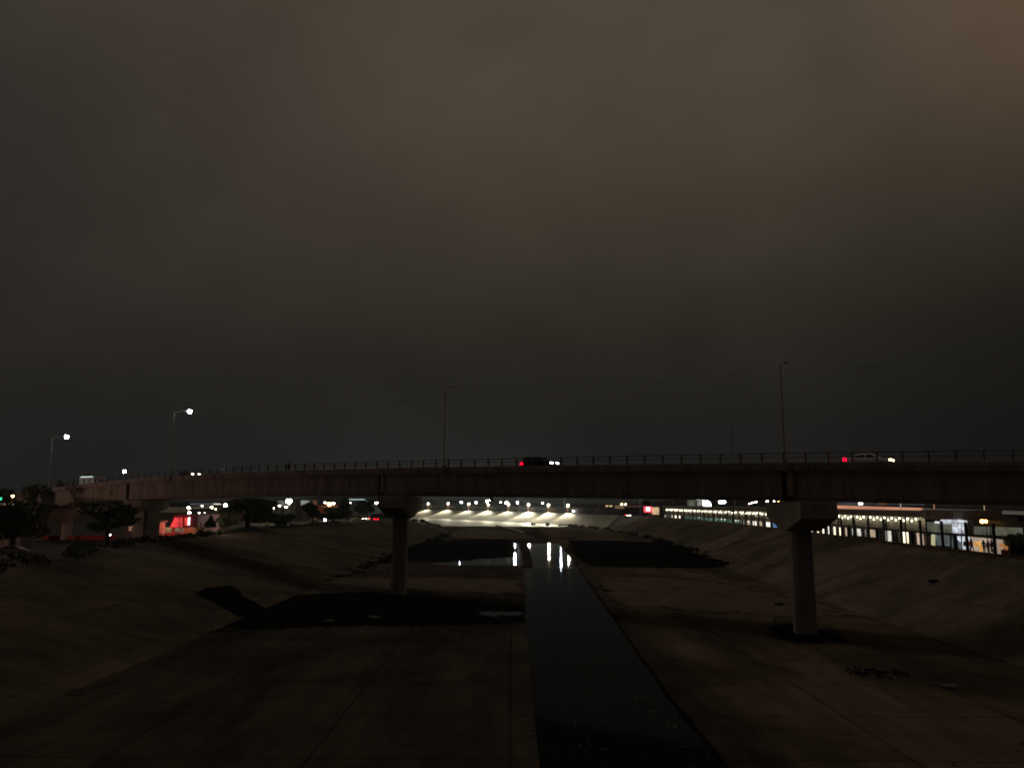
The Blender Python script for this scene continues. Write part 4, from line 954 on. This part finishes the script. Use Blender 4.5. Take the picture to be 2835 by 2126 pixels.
far_house('long hall with a shining white roof edge under the left span', [('wall', WALLD, 944, 1062, 1386, 1440, 0, 1), ('roof_edge', glow('roof_white', (.72, .95, .92), .55), 967, 1010, 1381, 1384, .4, 0), ('lit_wall', glow_var('lit_cream', (.85, .80, .60), .22, .3), 988, 1008, 1404, 1413, .4, 0), ('lit_wall', glow_var('lit_teal', (.12, .45, .38), .16, .3), 1046, 1062, 1398, 1414, .4, 0), ('lit_wall', glow_var('lit_slate', (.25, .33, .36), .14, .2), 1012, 1045, 1386, 1400, .4, 0)], 420, 4, 1000)
for i, (x, y, Y, w, m, lb) in enumerate([(780, 1452, 195, 3.8, 'blue', 'bluish parked car among the bushes under the left span'), (812, 1453, 206, 4.2, 'white', 'white parked car right of the bluish one under the left span'), (989, 1437, 266, 3.5, 'cream', 'cream parked car beside the low orange headlight')]):
    q = at(x, y, Y); pm = mat('paint_' + m, {'blue': (.32, .36, .52), 'white': (.6, .6, .62), 'cream': (.6, .58, .45)}[m], .4, .1, 1)
    car('parked_car', lb, 'car', (q.x, Y, q.z - .7), .15 + i * .2, 'sedan', pm, HD_OFF, HD_OFF)
# motorbike-like lights on the bank road: an approaching car
q = at(1014, 1435, 276); t = car('approaching_car', 'car with a glaring orange headlight on the bank road by the left canal pier', 'car', (q.x - .4, 278, q.z - .65), -math.pi / 2 - .15, 'sedan', mat('grey_car_paint', (.05, .05, .055), .35, .05, 1), glow('headlight_orange', (1, .55, .28), 90), TL)
q = at(1041, 1435, 292); car('leaving_car', 'car showing a red tail light near the left canal pier', 'car', (q.x, 292, q.z - .85), math.pi / 2 + .2, 'sedan', mat('grey_car_paint', (.05, .05, .055), .35, .05, 1), HD_OFF, TL)
q = at(1740, 1426, 330); car('approaching_car', 'car with two white headlights on the bank road left of the red sign', 'car', (q.x, 332, q.z - .65), -math.pi / 2 + .1, 'sedan', mat('grey_car_paint', (.05, .05, .055), .35, .05, 1), glow('headlight_far', (1, .93, .8), 28), TL)

# ------------------------------------------------------------------ right bank: fence, lit hall, plaza
FA, FB = Vector((63.6, 118, 0)), Vector((60.3, 300, 0)); fd = (FB - FA).normalized(); fl = (FB - FA).length; fn = Vector((-fd.y, fd.x, 0))
if fn.x > 0: fn = -fn
frz = math.atan2(fd.y, fd.x)
def ft(px):     # distance along the facade seen at that column
    d = ray(px, 1420); u = d.x / d.y
    return (u * FA.y - FA.x) / (fd.x - u * fd.y)
def fp(t, out, z): p = FA + fd * t + fn * out; return Vector((p.x, p.y, z))
hall = thing('lit_hall', 'long low hall with strings of bulbs and lit openings along the right bank', 'building', (66, 200, 5))
def fbox(name, m, t0, t1, o0, o1, z0, z1, parent):
    c = (fp(t0, o0, z0) + fp(t1, o1, z1)) / 2
    return MB().box(c, (abs(t1 - t0), abs(o1 - o0), z1 - z0), frz).build(name, m, parent)
fbox('back_wall', WALLD, 0, fl, -9, -8.6, 5, 10.2, hall)
fbox('roof', mat('roof_dark', (.42, .36, .30), .9, .2, 1), -1.0, fl + 1, -9.2, 1.0, 9.45, 10.35, hall)
fbox('soffit', WALLG, 0, fl, -8.6, .9, 9.39, 9.445, hall)
fbox('beam', WALLG, 0, fl, -.02, .16, 6.95, 7.12, hall)
PANELM = mat('ribbed_panel', (.75, .68, .56), .7, .3, .8, stretch=(1, 1, .3))
bay = 6.06; nb = 30
for i in range(nb):
    t0, t1 = i * bay + .06, (i + 1) * bay - .06; v, f = [], []; n = 40
    for k in range(n + 1):
        t = t0 + (t1 - t0) * k / n; o = .04 if k % 4 in (1, 2) else 0
        v += [fp(t, o, 7.13), fp(t, o, 9.38)]
    f = [[2 * k, 2 * k + 2, 2 * k + 3, 2 * k + 1] for k in range(n)]
    MB().add(v, f).build('ribbed_panel', PANELM, hall)
    fbox('pillar', DARKMETAL, i * bay - .05, i * bay + .05, .0, .22, 5, 9.38, hall)
# bulbs
BULB = glow('string_bulb', (1, .93, .66), 6.5); bme = None; t = .7; k = 0
while t < fl - 2:
    if (t % bay) > .5:
        c = fp(t, .55, 9.08 if k % 2 else 8.80)
        if bme is None:
            o = MB().ball((0, 0, 0), .13, 8, 6, (1, 1, 1.25)).build('bulb', BULB, hall, world=False, smooth=True); bme = o.data
        else:
            o = bpy.data.objects.new('bulb', bme); COL.objects.link(o); o.parent = hall
        o.location = WM[hall.name].inverted() @ c
        k += 1
    t += 1.22
# lit openings, measured one by one; green one is a wall's light as emission
WARM = glow_var('opening_warm', (1, .86, .58), 2.3, .8, .5, 1.15); TAN = glow_var('opening_tan', (.80, .62, .40), .62, .8, .6, 1.2); WHT = glow_var('opening_white', (1, .95, .80), 1.6, .7, .6, 1.1)
GRY = glow_var('opening_grey', (.85, .84, .72), .95, .8, .5, 1.2); BLU = glow_var('opening_blue', (.20, .42, .85), .55, 1.2, .5, 1.1); GRN = glow_var('green_wall_glow', (.025, .075, .055), 1.2, .5, .5, 1.3); PNK = glow_var('opening_pink', (.85, .60, .46), .7, .8, .6, 1.2)
OPEN = [(1839, 1843, GRY), (1848, 1853, TAN), (1857, 1862, GRY), (1866, 1873, WARM), (1877, 1885, WARM), (1889, 2052, GRN), (2055, 2059, WHT), (2064, 2076, TAN), (2080, 2094, WHT), (2097, 2112, TAN), (2117, 2131, WHT), (2135, 2150, BLU), (2158, 2191, WHT),
        (2196, 2212, WARM), (2218, 2232, TAN), (2238, 2250, WARM), (2256, 2268, WARM), (2271, 2280, WARM), (2286, 2297, WHT), (2301, 2311, WARM), (2317, 2326, WARM), (2333, 2345, PNK), (2352, 2359, GRY), (2365, 2381, GRY), (2388, 2394, GRY), (2401, 2420, TAN), (2429, 2433, GRY), (2440, 2464, GRY), (2472, 2475, GRY), (2483, 2511, WARM), (2528, 2545, PNK)]
for x0, x1, m in OPEN:
    a, b = ft(x1), ft(x0)
    fbox('lit_opening', m, a, b, -.35, -.30, 5.02, 6.93, hall)
prev = None
for (x0, x1, m), (y0_, y1_, m2) in zip(OPEN, OPEN[1:]):
    if y0_ - x1 > 1: fbox('dark_pier', DARKMETAL, ft(y0_), ft(x1), -.36, .05, 5.0, 6.94, hall)
for px, py in ((1916, 1430), (1935, 1432), (1985, 1436), (1996, 1437), (2005, 1438), (2035, 1441), (2043, 1441), (2070, 1443)):
    tt = ft(px); c = fp(tt, -.1, at(px, py, FA.y + fd.y * tt).z)
    MB().box(c, (.7, .1, .18), frz).build('strip_lamp', glow('strip_lamp', (1, .93, .75), 2.2), hall)
fbox('counter', WALLD, ft(2420), ft(2352), -.2, .3, 5.0, 5.65, hall)

# bank-top fence
fe = thing('bank_fence', 'tall dark fence of posts and rails along the top of the right bank', 'fence', (52, 100, 6))
def bank_x(y): return lin([(p[1], p[0]) for p in TOP_R[:7]], y) + 1.0
pm = None; y = 66.0; k = 0
while y < 300:
    for j, (h, w_) in enumerate(((3.45, .26), (1.9, .34))):
        yy = y + j * 2.6; b = Vector((bank_x(yy), yy, 5.9))
        if j == 1 and (k % 2 or yy > 150): continue
        MB().box(b + Vector((0, 0, h / 2)), (w_, w_, h)).build('post', DARKMETAL, fe)
    y += 5.6; k += 1
ys = [60 + i * 12 for i in range(21)]
for a, b in zip(ys, ys[1:]):
    for z, r in ((7.85, .11), (9.2, .03)):
        MB().tube([(bank_x(a), a, z), (bank_x(b), b, z)], r, 6).build('rail', DARKMETAL, fe)
kb = thing('bank_kerb', 'low rust-brown kerb along the top of the right bank', 'kerb', (50, 70, 6))
for a, b in zip(ys, ys[1:]):
    p, q = Vector((bank_x(a) - .55, a, 6.08)), Vector((bank_x(b) - .55, b - .06, 6.08)); d = q - p
    MB().box((p + q) / 2, (d.length, .3, .26), math.atan2(d.y, d.x)).build('kerb_segment', RUST, kb)

# plaza at the near end of the hall
PA = Vector((64.2, 93, 0)); PB = Vector((63.7, 117, 0))
pz = thing('plaza_pavilion', 'two-storey lit pavilion at the near end of the hall behind the fence', 'building', (64, 105, 5))
def ppt(px, py, out=0):
    d = ray(px, py); X = 64.0 - out; t = X / d.x
    return Vector((X, d.y * t, EYE + d.z * t))
def pquad(name, m, pts, thick=.12, out=0, parent=None):
    return MB().prism([ppt(x, y, out) for x, y in pts], None, (thick, 0, 0)).build(name, m, parent or pz)
PW = glow_var('plaza_white', (.85, .90, 1), .75, 1.4, .45, 1.15); PT = glow_var('plaza_tan', (.80, .62, .46), .48, .9, .7, 1.15); PO = glow_var('plaza_orange', (1, .48, .12), .75, 1.2, .6, 1.2); PG = glow_var('plaza_green', (.20, .21, .15), .38, .7, .6, 1.2); PS = glow_var('plaza_slate', (.20, .24, .24), .42, 1.5, .4, 1.2)  # tan, grey and green walls glow in place of lamplight
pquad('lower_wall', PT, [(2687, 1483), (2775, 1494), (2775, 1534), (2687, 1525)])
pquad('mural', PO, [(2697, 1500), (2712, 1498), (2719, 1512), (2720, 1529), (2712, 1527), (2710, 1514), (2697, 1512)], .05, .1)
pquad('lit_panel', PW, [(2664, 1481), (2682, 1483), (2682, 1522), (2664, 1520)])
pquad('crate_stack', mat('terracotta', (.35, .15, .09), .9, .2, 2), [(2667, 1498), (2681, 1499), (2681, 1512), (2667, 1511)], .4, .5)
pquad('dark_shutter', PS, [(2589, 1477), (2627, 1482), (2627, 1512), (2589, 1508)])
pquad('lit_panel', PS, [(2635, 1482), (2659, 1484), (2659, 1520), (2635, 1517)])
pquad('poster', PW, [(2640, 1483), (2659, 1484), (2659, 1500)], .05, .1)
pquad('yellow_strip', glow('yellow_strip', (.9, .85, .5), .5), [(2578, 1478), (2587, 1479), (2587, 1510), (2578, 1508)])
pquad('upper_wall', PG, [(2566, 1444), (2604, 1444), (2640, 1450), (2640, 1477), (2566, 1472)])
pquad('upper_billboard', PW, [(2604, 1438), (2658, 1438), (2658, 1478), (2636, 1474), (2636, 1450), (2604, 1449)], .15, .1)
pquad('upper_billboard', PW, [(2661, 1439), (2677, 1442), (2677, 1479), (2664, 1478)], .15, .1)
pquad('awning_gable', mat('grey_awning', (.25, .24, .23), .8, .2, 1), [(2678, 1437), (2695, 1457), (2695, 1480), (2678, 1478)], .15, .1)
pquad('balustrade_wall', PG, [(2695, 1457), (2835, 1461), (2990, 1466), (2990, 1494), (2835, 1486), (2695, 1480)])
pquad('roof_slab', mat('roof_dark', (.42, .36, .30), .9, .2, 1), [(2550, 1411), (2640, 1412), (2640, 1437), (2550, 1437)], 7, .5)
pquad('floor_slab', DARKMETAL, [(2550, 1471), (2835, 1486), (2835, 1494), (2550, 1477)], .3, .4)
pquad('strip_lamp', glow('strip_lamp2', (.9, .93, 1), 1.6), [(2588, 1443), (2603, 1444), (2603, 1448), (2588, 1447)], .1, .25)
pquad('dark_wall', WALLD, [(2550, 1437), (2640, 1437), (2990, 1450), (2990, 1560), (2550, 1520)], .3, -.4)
for i, (px, r_) in enumerate(((2719, .26), (2729, .22))):
    c = ppt(px, 1443, 1.0)
    t = thing('wall_lamp', ('larger' if i == 0 else 'smaller') + ' of the paired orange lamps over the plaza balustrade', 'lamp', tuple(c), group='paired orange lamps')
    MB().box(c + Vector((.25, 0, .25)), (.5, .12, .12)).build('bracket', DARKMETAL, t); MB().ball(c, r_, 10, 6).build('bulb', lamp_mat((1, .52, .12), 9), t, smooth=True)
    MB().tube([c + Vector((.5, 0, .3)), Vector((c.x + .5, c.y, 5))], .06, 6).build('post', DARKMETAL, t)
for i, (px, py, lb, m) in enumerate([(2692, 1520, 'person in dark clothes standing at the plaza beside the orange mural', DK), (2725, 1524, 'person in a grey jacket walking at the plaza right of the orange mural', mat('grey_clothes', (.10, .11, .12), .9, .2, 4)), (2737, 1526, 'person in pale pink clothes at the plaza between two dark figures', mat('pink_clothes', (.55, .33, .30), .9, .2, 4)), (2746, 1526, 'person in dark blue clothes nearest the fence post at the plaza', mat('navy_clothes', (.03, .035, .09), .9, .2, 4))]):
    q = ppt(px, py, 1.2 + .3 * i); person(i % 3, (q.x, q.y, 5.0), 1.2 + i, lb, m)
q = ppt(2790, 1520, 1.0)
t = thing('flower_stand', 'orange-lit flower stand beside the bush at the right edge', 'stand', (q.x, q.y, 5.0))
MB().box((q.x, q.y, 5.35), (.8, 1.6, .7)).build('crate', mat('stand_wood', (.35, .16, .07), .9, .2, 2), t, bevel=.03)
for i in range(9):
    MB().ball((q.x - .2 + .2 * math.sin(i * 2.1), q.y - .7 + i * .17, 5.85 + .45 * abs(math.sin(i * 1.7))), .24, 8, 5).build('blossom', glow('blossom_orange', (1, .40, .13), .35) if i % 3 else mat('blossom_dark', (.2, .14, .02), .9, .2, 3), t)  # orange blossoms glow themselves in place of orange lamplight

# elevated lit walkway behind the hall
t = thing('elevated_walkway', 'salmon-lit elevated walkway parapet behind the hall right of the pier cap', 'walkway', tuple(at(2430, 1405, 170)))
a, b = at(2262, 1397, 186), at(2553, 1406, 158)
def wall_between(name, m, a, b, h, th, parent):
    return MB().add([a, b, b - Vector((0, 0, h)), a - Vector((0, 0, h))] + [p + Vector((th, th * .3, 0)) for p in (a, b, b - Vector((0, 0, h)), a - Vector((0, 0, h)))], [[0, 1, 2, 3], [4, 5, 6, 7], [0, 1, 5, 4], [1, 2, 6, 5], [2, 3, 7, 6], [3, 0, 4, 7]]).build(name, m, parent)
wall_between('lit_parapet', glow_var('salmon_wall', (.80, .36, .22), .62, .12, .75, 1.2), a, b, .72, .3, t)  # salmon lamplight on the parapet put into emission
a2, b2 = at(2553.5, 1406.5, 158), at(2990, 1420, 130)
wall_between('parapet', glow_var('walkway_lit', (.5, .44, .36), .12, .1, .8, 1.2), a2, b2, .62, .3, t)  # glows faintly in place of light from walkway lamps
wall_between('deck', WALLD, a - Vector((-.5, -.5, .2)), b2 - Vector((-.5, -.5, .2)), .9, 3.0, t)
for k in range(8):
    q = a.lerp(b2, (k + .5) / 8); MB().box((q.x + 2, q.y + 1.5, (q.z + 4) / 2 - .4), (.8, .8, q.z - 4.6)).build('support', WALLD, t)
for i, (px, py) in enumerate(((2493, 1396), (2586, 1400), (2725, 1405))):
    q = at(px, py, 150); qq = thing('walkway_post', ['faint pale marker post on the salmon walkway', 'orange-lit marker post just past the end of the salmon wall', 'pale lit marker post at the right end of the walkway'][i], 'post', (q.x, q.y, q.z - .7))
    MB().tube([q + Vector((0, 0, .45)), q - Vector((0, 0, .7))], .08, 6).build('shaft', glow('marker_%d' % i, ((.8, .8, .7), (1, .45, .2), (.9, .6, .35))[i], .5), qq); MB().box(q - Vector((0, 0, .72)), (.3, .3, .1)).build('foot', METAL, qq)

# signs
def sign(label, Y, zg, parts, poles=()):
    t = thing('lit_sign', label, 'sign', tuple(at(parts[0][2], parts[0][5], Y)))
    for nm, m, x0, x1, y0, y1 in parts: pxbox(nm, m, x0, x1, y0, y1, Y, .35, t)
    for x in poles:
        p = at(x, 1400, Y); MB().tube([(p.x, p.y + .5, zg), (p.x, p.y + .5, p.z + .3)], .15, 6).build('support', DARKMETAL, t)
    return t
sign('round-cornered red sign with a white middle beside a peach wall', 315, 5.5, [('face', glow('red_face', (1, .06, .09), 1.6), 1783, 1806, 1402, 1418), ('text_panel', glow('white_face', (1, .85, .88), 4), 1789, 1800, 1404, 1414)], (1794,))
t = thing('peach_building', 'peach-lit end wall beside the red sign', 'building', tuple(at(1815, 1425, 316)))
pxbox('wall', WALLD, 1803, 1835, 1402, 1432, 317, 8, t, 5); pxbox('lit_wall', glow_var('peach', (1, .68, .38), .55, .4, .6, 1.2), 1806, 1825, 1404, 1424, 316.6, .3, t)  # end wall holds its peach lamplight as emission
sign('wide olive billboard standing over the far end of the hall', 345, 5, [('face', glow_var('olive', (.22, .26, .10), .16, .5), 1903, 1930, 1384, 1401)], (1916,))
sign('tan billboard with a white top strip over the hall', 342, 5, [('face', glow_var('tan_face', (.5, .42, .22), .25, .5), 1931, 1946, 1386, 1400), ('top_strip', glow('strip_white', (.9, 1, .85), 1.1), 1929, 1947, 1381, 1384)], (1938,))
t = thing('glowing_roof_face', 'glaring white emblem-shaped light sign over the hall', 'sign', tuple(at(1957, 1402, 335)))
GL = glow('glare_white', (.93, .95, 1), 14)
pts = [(1948, 1400), (1946, 1394), (1948, 1390), (1946, 1387), (1949, 1384), (1951, 1388), (1955, 1389), (1957, 1384.5), (1960, 1388), (1963, 1388), (1966, 1393), (1969, 1396), (1968, 1401)]
MB().prism([at(x, y, 335) for x, y in pts], None, (0, .4, 0)).build('face', GL, t)
p = at(1958, 1401, 335); MB().tube([(p.x, p.y + .5, 5), (p.x, p.y + .5, p.z)], .2, 6).build('support', DARKMETAL, t)
t = thing('glowing_roof_face', 'white oblong light sign ending in a round disc beyond the hall', 'sign', tuple(at(2000, 1393, 345)))
pxbox('face', GL, 1990, 2001.5, 1386.5, 1393, 345, .3, t); c = at(2005.5, 1389.3, 345)
MB().tube([c, c + Vector((0, .3, 0))], .62, 14).build('disc', GL, t); MB().tube([(c.x - .9, c.y + .6, 5), (c.x - .9, c.y + .6, c.z)], .15, 6).build('support', DARKMETAL, t)
sign('white square light box above the hall right of the pier cap', 185, 5, [('face', glow('lightbox', (.95, .97, 1), 3.5), 2378, 2389, 1388, 1397)], (2383,))
sign('small teal sign tucked against the pier cap', 260, 5, [('face', glow('teal_face', (.35, .62, .66), .3), 2133, 2142, 1397, 1404)], (2137,))
t = thing('lit_tent', 'small yellow-lit arched tent among the far buildings', 'tent', tuple(at(1727, 1400, 430)))
p = at(1727, 1398, 430); w_ = 9 * 430 / FPX
MB().prism([Vector((p.x + w_ * math.cos(math.pi * i / 10), p.y, p.z + w_ * .85 * math.sin(math.pi * i / 10))) for i in range(11)], None, (0, 4, 0)).build('arch', glow_var('tent_glow', (1, .62, .25), .30, .5), t)
for dx_ in (-1.2, 1.0): MB().ball((p.x + dx_, p.y - .3, p.z + .4), .35, 8, 6).build('bulb', lamp_mat(W_WARM, 20), t)
pxbox('wall', glow_var('tent_wall', (.8, .55, .3), .20, .4), 1705, 1728, 1399, 1408, 430, 4, t)
t = thing('far_building', 'dark low building with two yellow lit windows beyond the red lamp', 'building', tuple(at(1690, 1420, 440)))
pxbox('wall', WALLD, 1660, 1705, 1396, 1425, 440, 8, t, 5)
for x in (1677, 1688): pxbox('window', glow('yellow_window', (1, .72, .32), 1.0), x, x + 7, 1399, 1402, 439.6, .3, t)
t = thing('far_building', 'long dark shed with a faint reddish roof edge behind the tall pale mast', 'building', tuple(at(1740, 1420, 455)))
pxbox('wall', WALLD, 1706, 1790, 1403, 1428, 455, 8, t, 5); pxbox('roof_edge', glow('reddish_edge', (.5, .22, .16), .16), 1728, 1790, 1400, 1403, 454.5, .3, t)
t = thing('far_building', 'low dark warehouse beyond the hall between the signs and the pier cap', 'building', tuple(at(2080, 1400, 430)))
pxbox('wall', mat('warehouse', (.12, .11, .11), .9, .2, .5), 2036, 2150, 1396, 1412, 430, 12, t, 5); pxbox('roof', WALLD, 2034, 2152, 1394.5, 1396, 429.5, 13, t)
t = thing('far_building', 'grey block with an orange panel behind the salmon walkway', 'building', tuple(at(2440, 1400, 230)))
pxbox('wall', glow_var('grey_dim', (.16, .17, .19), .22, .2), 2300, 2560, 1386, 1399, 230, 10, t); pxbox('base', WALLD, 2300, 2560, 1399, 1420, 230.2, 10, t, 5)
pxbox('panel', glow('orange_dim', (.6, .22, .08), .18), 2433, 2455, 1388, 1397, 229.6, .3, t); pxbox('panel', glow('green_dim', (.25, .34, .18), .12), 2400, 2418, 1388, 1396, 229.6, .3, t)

# distant hills
hl = []
for i in range(60):
    a = -1.3 + 2.6 * i / 59; d = 3000; hl.append((math.sin(a) * d, math.cos(a) * d, 18 + 14 * math.sin(i * .55) + 8 * math.sin(i * 1.3 + 1)))
n = len(hl)
struct(MB().add([(x, y, -5) for x, y, z in hl] + hl + [(x * 1.25, y * 1.25, -5) for x, y, z in hl], [[i, i + 1, n + i + 1, n + i] for i in range(n - 1)] + [[n + i, n + i + 1, 2 * n + i + 1, 2 * n + i] for i in range(n - 1)]).build('hills', SOIL, smooth=True))

# ------------------------------------------------------------------ damp night air round the whole place
HAZE = 0.00007
def haze():
    m = bpy.data.materials.new('haze_air'); m.use_nodes = True; t = m.node_tree; t.nodes.clear()
    v = t.nodes.new('ShaderNodeVolumePrincipled'); v.inputs['Color'].default_value = (.70, .82, .95, 1); v.inputs['Density'].default_value = HAZE
    v.inputs['Anisotropy'].default_value = .55
    o = t.nodes.new('ShaderNodeOutputMaterial'); t.links.new(v.outputs[0], o.inputs['Volume'])
    ob = MB().box((0, 4300, 22), (15200, 9600, 56)).build('haze', m); ob['kind'] = 'stuff'; ob['label'] = 'thin damp night haze lit by the far lamps'; ob['category'] = 'haze'
if HAZE: haze()
